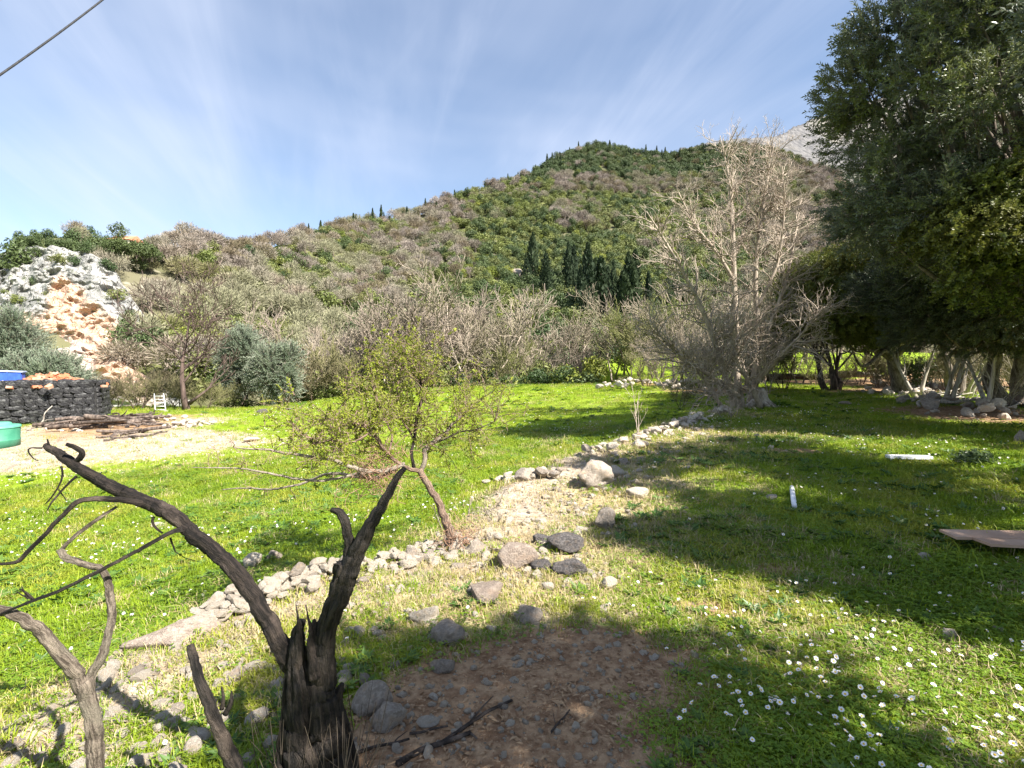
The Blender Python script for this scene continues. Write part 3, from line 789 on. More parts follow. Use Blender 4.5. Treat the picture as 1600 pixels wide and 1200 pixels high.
leafy_tree('evergreen_tree', (23.6, 33), (-.6, 0, 4.2), (3.2, 2.6, 2.5), 22, 3600, 'oak', 'green tree standing on the bank behind the low dark olive', 'tree', seed=28, trunk_r=.2, trunk_h=1.4, stems=2, clr=(.7, 1.1), sscale=(1.6, 2.4), bark='dark_bark', bottom=-.5)
leafy_tree('oak_tree', (12.6, 9.4), (-3.0, .5, 3.7), (1.7, .8, 1.2), 11, 2000, 'oak', 'low yellow-green evergreen foliage hanging before the tall olive', 'tree', seed=15, trunk_r=.09, trunk_h=2.6, clr=(.4, .65), sscale=(1.1, 1.7), bark='dark_bark', bottom=-.8)
# trees beside the photographer, out of view to the right: their crowns shade the lawn
SHL = 'olive tree right of the view that shades the lawn'
leafy_tree('olive_tree', (12.0, 5.0), (-.4, .4, 5.4), (4.2, 3.3, 1.1), 13, 2200, 'olive', SHL, 'olive tree', OL, seed=31, trunk_r=.3, trunk_h=2, clr=(.45, .8), sscale=(1.3, 1.9), bottom=-.5)
leafy_tree('olive_tree', (8.2, 3.4), (-.85, .7, 4.9), (2.0, 1.7, 1.1), 12, 1700, 'olive', SHL, 'olive tree', OL, seed=32, trunk_r=.24, trunk_h=1.9, clr=(.36, .65), sscale=(1.3, 1.8), bottom=-.5)
leafy_tree('olive_tree', (6.5, 1.0), (-.75, .95, 4.3), (.95, .6, .5), 8, 1000, 'olive', SHL, 'olive tree', OL, seed=34, trunk_r=.16, trunk_h=1.8, clr=(.22, .4), sscale=(1.1, 1.5), bottom=-.5)
leafy_tree('olive_tree', (7.4, .8), (-.6, .8, 4.2), (1.3, 1.0, .7), 9, 1150, 'olive', SHL, 'olive tree', OL, seed=33, trunk_r=.2, trunk_h=1.8, clr=(.25, .48), sscale=(1.2, 1.6), bottom=-.5)
leafy_tree('olive_tree', (4.4, -1.05), (-.9, 1.0, 4.1), (1.0, .55, .6), 10, 850, 'olive', SHL, 'olive tree', OL, seed=36, trunk_r=.2, trunk_h=1.8, clr=(.2, .4), sscale=(1.1, 1.5), bottom=-.5, extra=[(.4, .5, 4.0, .3), (.3, 1.3, 4.1, .25)])

# ------------------------------------------------------------------ charred tree in the foreground
def limb(name, spec, mat, parent, base, rng, sides=12, step=.02, rough=.09, k=.66):
    """spec rows: px, py, depth, half width in photograph pixels"""
    rows = [np.r_[P(a, b, d) - base, k * w * d / F] for a, b, d, w in spec]
    pth = smooth_path(np.array(rows), step); mb = MB()
    r_ = np.maximum(pth[:, 3], .0012)
    wob = np.cumsum(rng.normal(size=(len(pth), 3)), axis=0) * step * .2; wob -= np.linspace(0, 1, len(pth))[:, None] * wob[-1]
    tube(mb, pth[:, :3] + wob * (r_ / .02)[:, None].clip(0, 1), r_, sides, True, rough=rough, rng=rng)
    me = mb.mesh(name, M[mat])
    n = len(pth); s_ = np.r_[0, np.cumsum(np.linalg.norm(np.diff(pth[:, :3], axis=0), axis=1))]; a_ = np.arange(sides) * 2 * math.pi / sides + rng.uniform(0, 6)
    tw = s_ * 2.0
    bv = np.stack([np.cos(a_[None] + tw[:, None]) * r_[:, None], np.sin(a_[None] + tw[:, None]) * r_[:, None], (s_[:, None] + rng.uniform(0, 9)) * np.ones(sides)], -1)
    at_ = me.attributes.new('bark', 'FLOAT_VECTOR', 'POINT'); at_.data.foreach_set('vector', bv.reshape(-1).astype(np.float32))
    return sub(name, me, parent)
rng = np.random.default_rng(5)
bx, by = -.72, 1.86
base = np.array((bx, by, gz(bx, by)))
ct = empty('charred_tree', base, 'dead blackened tree with two charred limbs in the foreground', 'dead tree')
def knob(spec):                              # swelling at a fork
    return spec
limb('trunk', [(488, 1290, 1.86, 74), (486, 1215, 1.87, 60), (478, 1150, 1.88, 47), (470, 1090, 1.88, 36), (466, 1045, 1.89, 27), (468, 1000, 1.89, 19), (472, 968, 1.89, 9)], 'limb_char', ct, base, rng, 30, .010, .12, .60)
limb('trunk', [(520, 1290, 1.90, 58), (516, 1200, 1.90, 46), (508, 1120, 1.90, 35), (506, 1060, 1.90, 28), (510, 990, 1.90, 23), (524, 935, 1.90, 24), (543, 880, 1.90, 25)], 'limb_char', ct, base, rng, 28, .010, .11, .66)
limb('limb', [(476, 1120, 1.89, 14), (462, 1062, 1.89, 20), (447, 1018, 1.89, 22), (430, 985, 1.90, 20.5), (405, 940, 1.93, 18.5), (372, 895, 1.97, 17.5), (335, 862, 2.02, 16.5), (300, 838, 2.06, 16.5), (265, 806, 2.10, 16), (225, 788, 2.14, 15), (185, 768, 2.18, 14), (150, 745, 2.22, 12.5), (115, 722, 2.25, 11), (90, 706, 2.27, 9), (72, 697, 2.29, 7)], 'limb_brown', ct, base, rng, 20, .010, .08)
limb('limb', [(522, 950, 1.90, 15), (535, 905, 1.90, 22), (556, 862, 1.90, 19), (575, 826, 1.90, 15), (592, 795, 1.91, 12.5), (610, 765, 1.92, 10), (624, 742, 1.92, 7.5), (633, 731, 1.92, 5)], 'limb_char', ct, base, rng, 20, .010, .09)
limb('limb', [(536, 945, 1.905, 12), (542, 900, 1.905, 18), (546, 868, 1.91, 16), (545, 838, 1.91, 12.5), (541, 812, 1.91, 11), (530, 800, 1.91, 9), (517, 797, 1.91, 5.5)], 'limb_char', ct, base, rng, 12, .01, .12)
limb('broken_spike', [(492, 1060, 1.86, 14), (487, 1010, 1.86, 10), (485, 985, 1.86, 6), (481, 965, 1.86, 2.5), (478, 945, 1.86, 1.2)], 'limb_brown', ct, base, rng, 9, .01, .15)
limb('broken_spike', [(462, 1060, 1.86, 13), (465, 1010, 1.86, 9), (466, 975, 1.86, 4), (463, 948, 1.86, 1.3)], 'limb_char', ct, base, rng, 9, .01, .15)
limb('broken_spike', [(534, 1290, 1.93, 26), (534, 1150, 1.93, 20), (532, 1090, 1.93, 12), (535, 1068, 1.93, 5)], 'limb_char', ct, base, rng, 10, .01, .16)
limb('broken_spike', [(494, 1010, 1.88, 16), (492, 985, 1.88, 11), (491, 968, 1.88, 4)], 'limb_char', ct, base, rng, 9, .01, .15)
limb('broken_spike', [(432, 1290, 1.84, 15), (436, 1180, 1.85, 9), (445, 1060, 1.86, 3)], 'limb_char', ct, base, rng, 8, .012, .15)
limb('broken_spike', [(560, 1290, 1.93, 12), (556, 1210, 1.93, 8), (545, 1130, 1.92, 3)], 'limb_char', ct, base, rng, 8, .012, .15)
limb('branch', [(222, 786, 2.13, 8), (195, 781, 2.10, 7), (160, 779, 2.06, 6.6), (130, 779, 2.04, 6.4), (112, 790, 2.02, 6), (92, 812, 2.0, 5.2), (72, 834, 1.98, 5), (45, 862, 1.96, 5.2), (26, 878, 1.95, 4.2), (-20, 882, 1.94, 2.2)], 'limb_brown', ct, base, rng, 10, .014, .09)
limb('branch', [(284, 826, 2.05, 6.5), (262, 833, 2.02, 5.2), (215, 858, 1.97, 4.8), (160, 886, 1.92, 4.6), (100, 916, 1.86, 4.4), (55, 935, 1.82, 4.2), (15, 952, 1.79, 3.2), (-60, 985, 1.74, 2.4)], 'limb_char', ct, base, rng, 8, .014, .09)
limb('branch', [(110, 726, 2.25, 5), (122, 719, 2.24, 6.5), (129, 708, 2.23, 6), (119, 699, 2.22, 5.5), (104, 694, 2.21, 4.5)], 'limb_brown', ct, base, rng, 9, .01, .1)
for sp in ([(120, 744, 2.22, 3.2), (108, 755, 2.2, 2.6), (92, 772, 2.18, 2.3), (80, 786, 2.16, 2.0), (74, 798, 2.15, 1.2)],
           [(95, 728, 2.24, 2.4), (97, 742, 2.24, 2), (90, 762, 2.23, 1.8), (76, 782, 2.22, 1.4), (70, 788, 2.22, .9)],
           [(92, 765, 2.2, 1.6), (104, 782, 2.2, 1)], [(80, 702, 2.28, 3), (76, 692, 2.28, 2.2), (74, 686, 2.28, 1.4)],
           [(66, 700, 2.28, 2.2), (48, 700, 2.27, 1.7), (44, 706, 2.27, 1.6), (52, 716, 2.27, 1.2), (60, 720, 2.27, .8)],
           [(240, 808, 2.1, 3.2), (238, 816, 2.1, 2.8), (244, 826, 2.1, 2.4), (254, 833, 2.1, 1.8)],
           [(266, 840, 2.07, 2.2), (270, 852, 2.07, 2), (274, 862, 2.07, 1.4)], [(274, 862, 2.07, 1.1), (290, 872, 2.09, .9), (312, 878, 2.1, .6)],
           [(52, 936, 1.82, 3), (40, 926, 1.82, 2.4), (30, 920, 1.82, 1.4)], [(50, 936, 1.82, 2.4), (34, 930, 1.82, 1.5), (26, 924, 1.82, .9)],
           [(44, 936, 1.82, 2.2), (34, 916, 1.82, 1.2)], [(600, 860, 1.9, .1), (600, 860, 1.9, .1)][:0]):
    if sp: limb('twig', sp, 'limb_brown', ct, base, rng, 6, .012, .08)

mbq = MB()
for k in range(120):
    q0 = P(rng.uniform(425, 575), 1290, rng.uniform(1.78, 2.0)) - base; q0[2] = gz(base[0] + q0[0], base[1] + q0[1]) - base[2] - .02
    q1 = q0 + np.array((rng.normal() * .06 + (.05 if rng.random() < .5 else -.03), rng.normal() * .04, rng.uniform(.10, .42)))
    tube(mbq, np.array([q0, (q0 + q1) / 2 + rng.normal(size=3) * .02, q1]), np.array((1, .8, .4)) * rng.uniform(.0012, .0032), 3, False)
sub('dead_shoots', mbq.mesh('dead_shoots', M['dark_bark']), ct, 'stuff')
base2 = P(385, 1290, 1.82); base2[2] = gz(base2[0], base2[1])
cs = empty('burnt_stick', base2, 'leaning black burnt stem with snapped tip left of the charred trunk', 'dead branch')
limb('stem', [(392, 1300, 1.80, 20), (376, 1215, 1.80, 17.5), (357, 1150, 1.80, 15.5), (338, 1100, 1.81, 13), (320, 1062, 1.82, 11.5), (305, 1030, 1.83, 10), (297, 1007, 1.84, 8.2)], 'limb_char', cs, base2, rng, 14, .012, .11)
limb('spike', [(346, 1108, 1.81, 6), (349, 1090, 1.81, 4.5), (346, 1074, 1.81, 2)], 'limb_char', cs, base2, rng, 7, .01, .1)
limb('spike', [(352, 1116, 1.81, 6), (360, 1098, 1.81, 4.5), (362, 1080, 1.81, 2)], 'limb_char', cs, base2, rng, 7, .01, .1)

base3 = P(146, 1290, 1.9); base3[2] = gz(base3[0], base3[1])
lt = empty('bare_sapling', base3, 'crooked grey-barked leafless sapling forking low at the left edge', 'tree')
limb('trunk', [(150, 1330, 1.90, 22), (146, 1240, 1.90, 19), (145, 1170, 1.90, 17.5), (138, 1115, 1.90, 17), (130, 1065, 1.90, 18)], 'limb_grey', lt, base3, rng, 14, .012, .08)
limb('limb', [(128, 1080, 1.90, 15), (118, 1048, 1.89, 15), (98, 1020, 1.87, 14.5), (76, 994, 1.85, 14), (48, 974, 1.83, 13), (10, 956, 1.81, 11.5), (-50, 940, 1.78, 10)], 'limb_grey', lt, base3, rng, 12, .012, .08)
limb('limb', [(134, 1085, 1.91, 12), (143, 1054, 1.92, 10.5), (160, 1018, 1.94, 9.5), (171, 980, 1.96, 8.5), (172, 940, 1.97, 8), (166, 905, 1.98, 7.8), (154, 888, 1.99, 7.6), (132, 882, 2.0, 7.4), (110, 874, 2.01, 7.4), (94, 860, 2.02, 7)], 'limb_grey', lt, base3, rng, 12, .012, .08)
limb('branch', [(92, 862, 2.02, 5), (104, 850, 2.03, 4.6), (122, 834, 2.05, 4.6), (140, 820, 2.07, 4.4), (160, 806, 2.09, 4.2), (182, 792, 2.11, 3.4)], 'limb_grey', lt, base3, rng, 9, .012, .08)

# ------------------------------------------------------------------ small hawthorn coming into leaf
rng = np.random.default_rng(15)
DT = 5.0
hb = G(703, 858); DT = float(np.dot(hb - np.array((0, 0, CAMZ)), np.array((0, CA, -SA))))
ht = empty('small_thorn_tree', hb, 'small crooked thorn tree in fresh yellow-green leaf by the rubble wall', 'tree')
def z8(x, y): return 280 + x / 2.963, 500 + y / 2.963
def hl(name, rows, mat='limb_thorn', step=.03, dd=None, sides=9):
    sp = []
    for i, (x, y, w) in enumerate(rows):
        a, b = z8(x, y); sp.append((a, b, DT + (dd[i] if dd is not None else 0), w))
    return limb(name, sp, mat, ht, hb, rng, sides, step, .07, 1.05 if mat == 'limb_pale' else .72), sp
hl('trunk', [(1275, 1100, 13), (1258, 990, 10.5), (1238, 930, 9), (1212, 866, 8), (1168, 800, 7.5), (1135, 740, 7), (1112, 690, 6.5)], sides=12)
skel = []
for nm, rows, dd, mt in (
        ('limb', [(1112, 700, 5.5), (1138, 660, 5), (1142, 610, 5), (1190, 565, 4.4), (1240, 525, 4), (1280, 480, 3.2), (1330, 430, 2.4), (1380, 385, 1.8), (1450, 330, .8)], [0, .05, .1, .2, .3, .4, .5, .6, .7], 'limb_grey'),
        ('limb', [(1085, 690, 4), (1075, 620, 3.4), (1088, 550, 3.4), (1096, 490, 3.8), (1108, 430, 4), (1128, 380, 3.8), (1130, 340, 3), (1118, 240, 1.6), (1110, 120, .7)], [0, 0, .1, .1, .15, .2, .2, .2, .2], 'limb_brown'),
        ('limb', [(1112, 695, 5), (1040, 670, 4.2), (960, 625, 4), (925, 570, 3.8), (890, 520, 3.4), (845, 490, 3), (770, 480, 2.2), (680, 455, 1.4), (600, 440, .7)], [0, -.1, -.2, -.3, -.35, -.4, -.45, -.5, -.55], 'limb_thorn'),
        ('limb', [(1040, 670, 3.4), (930, 690, 3), (820, 688, 3), (720, 655, 2.8), (600, 632, 2.4), (500, 612, 2), (400, 600, 1.6), (250, 588, .9)], [-.1, -.2, -.3, -.4, -.5, -.6, -.7, -.8], 'limb_pale'),
        ('limb', [(1000, 690, 3), (860, 715, 2.6), (700, 712, 2.2), (620, 740, 2), (540, 770, 1.8), (430, 785, 1.5), (330, 778, 1.2), (200, 786, .7)], [-.1, .1, .2, .3, .3, .3, .4, .4], 'limb_pale'),
        ('limb', [(940, 700, 2.8), (800, 715, 2.2), (650, 735, 2), (520, 725, 1.8), (400, 705, 1.5), (250, 688, 1.2), (60, 682, .7)], [-.2, -.2, -.3, -.3, -.4, -.4, -.5], 'limb_pale'),
        ('limb', [(960, 630, 2.6), (980, 540, 2.2), (940, 440, 2), (900, 330, 1.6), (880, 230, 1)], [-.2, -.1, 0, .1, .2], 'limb_thorn'),
        ('limb', [(1090, 560, 2.4), (1030, 450, 2), (1010, 330, 1.6), (1040, 200, 1)], [.1, .3, .5, .6], 'limb_thorn'),
        ('limb', [(1200, 560, 2.4), (1290, 520, 1.8), (1370, 510, 1.4), (1460, 470, .8)], [.2, .2, .1, 0], 'limb_grey'),
        ('limb', [(890, 520, 2.4), (800, 570, 1.8), (700, 560, 1.4), (600, 580, .8)], [-.35, -.6, -.8, -1], 'limb_thorn')):
    o_, sp = hl(nm, rows, mt, .03, dd, 8); skel.append(smooth_path(np.array([np.r_[P(a, b, d) - hb, w * d / F] for a, b, d, w in sp]), .05))
mbt = MB(); tips = []
LEAFZ = {0: 1, 1: 1, 2: 1, 6: 1, 7: 1, 8: 1, 9: 1}
for si, pth in enumerate(skel):
    n = len(pth)
    up = .5 if si in LEAFZ else .1
    cnt = int(n * (1.35 if si in LEAFZ else .28))
    for k in range(cnt):
        i = rng.integers(int(n * .3), n); p = pth[i, :3]; dd = pth[min(i + 1, n - 1), :3] - pth[i - 1, :3]; dd /= np.linalg.norm(dd) + 1e-9
        out_ = []
        nd = dd * .6 + rng.normal(size=3) * .75 + np.array((0, 0, up * .5))
        grow(rng, out_, p, nd, rng.uniform(.18, .42) * (1 if si in LEAFZ else .5), .0042, 0, 1, [4], .8, .06, .22, .55, .4, .2)
        for lev, q_, r_ in out_:
            tube(mbt, q_, np.maximum(r_, .0016), 3, False)
            if si in LEAFZ or rng.random() < .05:
                for m_ in range(3 if lev == 0 else 3):
                    tips.append(q_[rng.integers(1, len(q_))] + rng.normal(size=3) * .015)
sub('twigs', mbt.mesh('twigs', M['pink_bark']), ht, 'stuff')
tips = np.array(tips)
keep = rng.random(len(tips)) < np.clip(.82 - np.clip((z8(0, 560)[1] - 500) * 0, 0, 1) - .5 * (tips[:, 0] > .25), .1, 1)
tips = tips[keep]
scatter('leaves', 'young', tips, dir_euler(rng.normal(size=(len(tips), 3)) + (0, 0, .4), rng), rng.uniform(.7, 1.3, len(tips)), rng.integers(0, 4, len(tips)), SPR['young'], ht)
# dry reddish vine tangled through the fork
mbv = MB()
for k in range(170):
    a, b = z8(rng.normal(910, 62), rng.normal(690, 58)); p = P(a, b, DT - .15 + rng.normal() * .12) - hb
    pts = [p]; d = rng.normal(size=3) + (0, 0, -.5)
    for j in range(5):
        d = d * .6 + rng.normal(size=3) * .7; d /= np.linalg.norm(d); pts.append(pts[-1] + d * .055)
    tube(mbv, np.array(pts), .0026, 3, False)
for k in range(80):
    a, b = z8(rng.normal(1290, 45), rng.normal(1020, 45)); p = P(a, b, DT - .05 + rng.normal() * .06) - hb
    pts = [p]; d = rng.normal(size=3) + (0, 0, -.3)
    for j in range(4):
        d = d * .6 + rng.normal(size=3) * .6; d /= np.linalg.norm(d); pts.append(pts[-1] + d * .05)
    tube(mbv, np.array(pts), .003, 3, False)
sub('dry_vine', mbv.mesh('dry_vine', M['vine']), ht, 'stuff')

# ------------------------------------------------------------------ tall bare tree beside the lawn
rng = np.random.default_rng(77)
tb = G(1163, 636); DB = float(np.dot(tb - np.array((0, 0, CAMZ)), np.array((0, CA, -SA))))
tt = empty('tall_bare_tree', tb, 'tall pale leafless tree with many stems at the end of the rubble wall', 'tree')
def px_path(rows, D, b):
    return np.array([np.r_[P(a, c, D + e) - b, w * (D + e) / F] for a, c, e, w in rows])
mbs = MB(); mbc = MB(); mbf = MB()
stems = [
    [(1160, 650, 0, 9), (1152, 590, 0, 7), (1150, 520, .2, 6), (1147, 440, .3, 5.2), (1145, 360, .3, 4.2), (1140, 290, .3, 2.8), (1132, 245, .3, 1.6), (1125, 212, .3, .6)],
    [(1178, 650, .3, 8), (1180, 590, .3, 6.5), (1184, 510, .4, 5.6), (1180, 440, .5, 5), (1186, 370, .5, 4), (1196, 300, .6, 2.8), (1203, 255, .7, 1.4), (1210, 225, .8, .6)],
    [(1150, 640, -.3, 7), (1128, 570, -.5, 5), (1100, 490, -.8, 4.4), (1070, 430, -1.1, 3.4), (1035, 370, -1.4, 2.2), (1010, 330, -1.6, .8)],
    [(1170, 630, .6, 6), (1200, 520, 1.0, 4.6), (1225, 450, 1.2, 3.6), (1240, 380, 1.4, 2.4), (1252, 310, 1.5, 1)],
    [(1147, 440, .3, 4), (1120, 395, 0, 3.2), (1085, 350, -.2, 2.2), (1060, 300, -.3, 1)],
    [(1184, 480, .4, 3.6), (1215, 410, .2, 2.6), (1225, 330, .1, 1.8), (1222, 260, 0, .8)],
    [(1148, 400, .3, 3.6), (1168, 340, .8, 2.8), (1166, 280, 1, 1.8), (1172, 240, 1.1, .8)],
    [(1155, 620, -.6, 5), (1100, 580, -1.2, 3.4), (1050, 545, -1.7, 2.4), (1015, 500, -2.1, 1.1)],
    [(1180, 600, -.4, 5), (1215, 560, -.9, 3.4), (1255, 520, -1.2, 2.2), (1285, 480, -1.4, 1)],
    [(1130, 640, -.5, 4), (1105, 600, -.9, 3), (1085, 575, -1.2, 2), (1060, 560, -1.4, 1)],
    [(1190, 640, -.4, 5), (1172, 600, -.6, 4), (1150, 560, -.8, 3), (1135, 500, -1, 1.4)]]
for k, rows in enumerate(stems):
    pth = smooth_path(px_path(rows, DB, tb), .16)
    tube(mbs, pth[:, :3], np.maximum(pth[:, 3] * .82, .006), 8, True, rough=.05, rng=rng)
    n = len(pth)
    for j in range(int(n * (1.3 if k not in (7, 8, 9, 10) else 1.6))):
        i = rng.integers(int(n * .18), n - 1); dd = pth[i + 1, :3] - pth[i, :3]; dd /= np.linalg.norm(dd)
        perp = np.cross(dd, rng.normal(size=3)); perp /= np.linalg.norm(perp)
        nd = rot_about(dd, perp, rng.uniform(.5, 1.25))
        L = rng.uniform(.7, 1.6) * (1.25 - .55 * i / n)
        out_ = []
        grow(rng, out_, pth[i, :3], nd, L, min(.028, pth[i, 3] * .6 + .004), 0, 2, [5, 4], .7, .10, .2, .52, .35, .15)
        for lev, q_, r_ in out_:
            tube(mbc if lev == 0 else mbf, q_, np.maximum(r_, (.007, .005, .004)[lev]), (4, 3, 3)[lev], False)
sub('stems', mbs.mesh('stems', M['bare_bark']), tt)
sub('branches', mbc.mesh('branches', M['bare_bark']), tt)
sub('twigs', mbf.mesh('twigs', M['pale_twig']), tt, 'stuff')

# ------------------------------------------------------------------ kinds of tree for the valley edge and the hill
def bare_kind(seed, h, stems, kids, mats, maxlev, spread=.45, rmin=.012, r0=.016, ang=.7, trop=.12):
    rng = np.random.default_rng(seed); out = []
    for s in range(stems):
        a = 2 * math.pi * s / stems + rng.uniform(0, 1.2); sp = spread * rng.uniform(.5, 1.2)
        d = np.array((math.cos(a) * sp, math.sin(a) * sp, 1))
        grow(rng, out, np.array((math.cos(a), math.sin(a), 0)) * .1 * (stems > 1) - (0, 0, .3), d, h * .68 * rng.uniform(.8, 1.1), h * r0 * (1 if stems == 1 else .62), 0, maxlev, kids, ang, trop, .13, .56, .3, .22)
    trunk = branches_mesh('trunk', out, (0,), M[mats[0]], (6, 4, 3, 3, 3), rmin)
    crown = branches_mesh('crown', out, tuple(range(1, maxlev + 1)), M[mats[1]], (5, 4, 3, 3, 3), rmin)
    return trunk, crown
def fuzz_kind(seed, h, w, n, mats, trunk_h=.28, ln=(.28, .85), wd=.017):
    """far bare tree: a trunk with boughs, and a mass of fine twigs as thin slivers"""
    rng = np.random.default_rng(seed); mb = MB(); tops = []
    for s in range(7):
        a = rng.uniform(0, 6.28); e = rng.uniform(.25, .95)
        tip = np.array((math.cos(a) * w * .42 * e, math.sin(a) * w * .42 * e, h * rng.uniform(.6, .95)))
        pts = np.array([(0, 0, -.4), (tip[0] * .15, tip[1] * .15, h * trunk_h), tip * (.55, .55, .62), tip])
        tube(mb, pts, np.array((.035, .028, .016, .006)) * h * .6, 4, False); tops.append(pts)
    trunk = mb.mesh('trunk', M[mats[0]])
    ncl = 16; cl = []
    for k in range(ncl):
        v = rng.normal(size=3); v /= np.linalg.norm(v); v[2] = abs(v[2]) * 1.0 - .15
        cl.append(np.array((v[0] * w * .33, v[1] * w * .33, h * (.52 + .30 * v[2]))))
    cl = np.array(cl); c = cl[rng.integers(0, ncl, n)]
    v = rng.normal(size=(n, 3)); v /= np.linalg.norm(v, axis=1)[:, None]
    p = c + v * (rng.uniform(0, 1, n) ** .5 * w * .19)[:, None]
    d = v * .7 + (p - np.array((0, 0, h * .3))) / w * 1.5 + rng.normal(size=(n, 3)) * .35; d /= np.linalg.norm(d, axis=1)[:, None]
    sd = np.cross(d, rng.normal(size=(n, 3))); sd /= np.linalg.norm(sd, axis=1)[:, None]
    L = rng.uniform(*ln, n)[:, None]
    V = np.stack([p - sd * wd, p + sd * wd, p + d * L * .6 + sd * wd * .8 + rng.normal(size=(n, 3)) * .05, p + d * L], 1).reshape(-1, 3)
    me = bpy.data.meshes.new('crown')
    Fc = np.arange(n * 4).reshape(n, 4); me.from_pydata(V.tolist(), [], np.vstack([Fc[:, [0, 1, 2]], Fc[:, [0, 2, 3]]]).tolist())
    me.materials.append(M[mats[1]]); return trunk, me
def bush_kind(seed, h, w, n, mat, leaf=.26, ncl=12, trunk='dark_bark', lift=.45, clump=.26):
    rng = np.random.default_rng(seed)
    mb = MB(); tube(mb, np.array([(0, 0, -.4), (.05, .03, h * .25), (-.04, .06, h * .5)]), np.array((.05, .04, .02)) * h * .8, 5, False)
    trunk = mb.mesh('trunk', M[trunk])
    cl, cr = [], []
    for k in range(ncl):
        v = rng.normal(size=3); v /= np.linalg.norm(v); v *= rng.uniform(.5, 1)
        cl.append((v[0] * w * .34, v[1] * w * .34, h * (.5 + .33 * v[2] + (.05 if lift > .4 else 0)))); cr.append(rng.uniform(.65, 1.15) * clump * w)
    cl, cr = np.array(cl), np.array(cr); ci = rng.integers(0, ncl, n)
    v = rng.normal(size=(n, 3)); v /= np.linalg.norm(v, axis=1)[:, None]
    p = cl[ci] + v * (cr[ci] * rng.uniform(.25, 1, n) ** .4)[:, None] * (1, 1, .85)
    p[:, 2] = np.maximum(p[:, 2], .05)
    nrm = v + rng.normal(size=(n, 3)) * .55 + (0, 0, .25); nrm /= np.linalg.norm(nrm, axis=1)[:, None]
    u = np.cross(nrm, rng.normal(size=(n, 3))); u /= np.linalg.norm(u, axis=1)[:, None]; w_ = np.cross(nrm, u)
    s = (leaf * rng.uniform(.55, 1.2, n))[:, None]
    V = np.stack([p - u * s, p + w_ * s * .45 + nrm * s * .2, p + u * s, p - w_ * s * .45 + nrm * s * .2], 1).reshape(-1, 3)
    me = bpy.data.meshes.new('crown'); Fc = np.arange(n * 4).reshape(n, 4)
    me.from_pydata(V.tolist(), [], np.vstack([Fc[:, [0, 1, 2]], Fc[:, [0, 2, 3]]]).tolist()); me.materials.append(M[mat])
    return trunk, me
def cypress_kind(seed, h, w, n):
    rng = np.random.default_rng(seed); mb = MB()
    tube(mb, np.array([(0, 0, -.4), (0, 0, h * .3), (0, 0, h * .85)]), np.array((.022, .016, .004)) * h, 5, False)
    trunk = mb.mesh('trunk', M['dark_bark'])
    t_ = rng.uniform(0.02, 1, n) ** .85; a = rng.uniform(0, 6.283, n)
    lump = 1 + .22 * np.sin(a * 3 + t_ * 17 + seed) + .15 * np.sin(t_ * 41 + a)
    r = w * .5 * np.minimum(1, (1 - t_) * 2.1) ** .75 * np.minimum(1, .45 + t_ * 3) * lump * rng.uniform(.55, 1.08, n)
    p = np.c_[np.cos(a) * r, np.sin(a) * r, .06 * h + t_ * h * .94]
    o_ = np.c_[np.cos(a), np.sin(a), np.zeros(n)]
    d = o_ * .35 + (0, 0, 1) + rng.normal(size=(n, 3)) * .2; d /= np.linalg.norm(d, axis=1)[:, None]
    sd = np.cross(d, o_ + rng.normal(size=(n, 3)) * .5); sd /= np.linalg.norm(sd, axis=1)[:, None]
    L = (h * .055 * rng.uniform(.6, 1.2, n))[:, None]
    V = np.stack([p - d * L * .3, p + sd * L * .32, p + d * L, p - sd * L * .32], 1).reshape(-1, 3)
    me = bpy.data.meshes.new('crown'); Fc = np.arange(n * 4).reshape(n, 4)
    me.from_pydata(V.tolist(), [], np.vstack([Fc[:, [0, 1, 2]], Fc[:, [0, 2, 3]]]).tolist()); me.materials.append(M['cypress'])
    return trunk, me
def joined(name, parts):
    """trunk and crown meshes as one low-detail mesh, for the far wood"""
    me = bpy.data.meshes.new(name); vs, fs, mi, off = [], [], [], 0
    for k, p in enumerate(parts):
        v = np.empty(len(p.vertices) * 3); p.vertices.foreach_get('co', v); vs.append(v.reshape(-1, 3))
        fs += [tuple(i + off for i in q.vertices) for q in p.polygons]; mi += [k] * len(p.polygons); off += len(p.vertices)
        me.materials.append(p.materials[0])
    me.from_pydata(np.concatenate(vs).tolist(), [], fs); me.polygons.foreach_set('material_index', mi); return me

K = {}
K['valley_bare'] = [bare_kind(101 + i, 6.0, s, kd, ('bare_bark', 'twig_pale'), 3, sp, .013) for i, (s, kd, sp) in enumerate([(2, (9, 7, 5), .35), (4, (7, 6, 5), .5), (3, (8, 6, 5), .45)])]
K['valley_brown'] = [bare_kind(121 + i, 5.0, s, (8, 6, 5), ('red_bark', 'twig_brown'), 3, sp, .012) for i, (s, sp) in enumerate([(5, .7), (4, .6)])]
K['grey'] = [fuzz_kind(201 + i, h, w, 1700, ('bare_bark', 'twig_grey')) for i, (h, w) in enumerate([(5.0, 5.4), (5.6, 5.0), (4.4, 5.6)])]
K['brown'] = [fuzz_kind(211 + i, h, w, 1500, ('bare_bark', 'twig_brown')) for i, (h, w) in enumerate([(4.6, 5.0), (5.2, 5.2), (4.0, 5.2)])]
K['pale'] = [fuzz_kind(221 + i, h, w, 1500, ('bare_bark', 'twig_pale')) for i, (h, w) in enumerate([(4.6, 4.6), (3.8, 4.8)])]
K['dark'] = [bush_kind(231 + i, h, w, 820, 'scrub_dark') for i, (h, w) in enumerate([(4.2, 4.8), (5.2, 4.8), (3.6, 4.6)])]
K['olive'] = [bush_kind(241 + i, h, w, 760, 'scrub_olive') for i, (h, w) in enumerate([(3.8, 4.8), (4.6, 4.6), (3.2, 4.6)])]
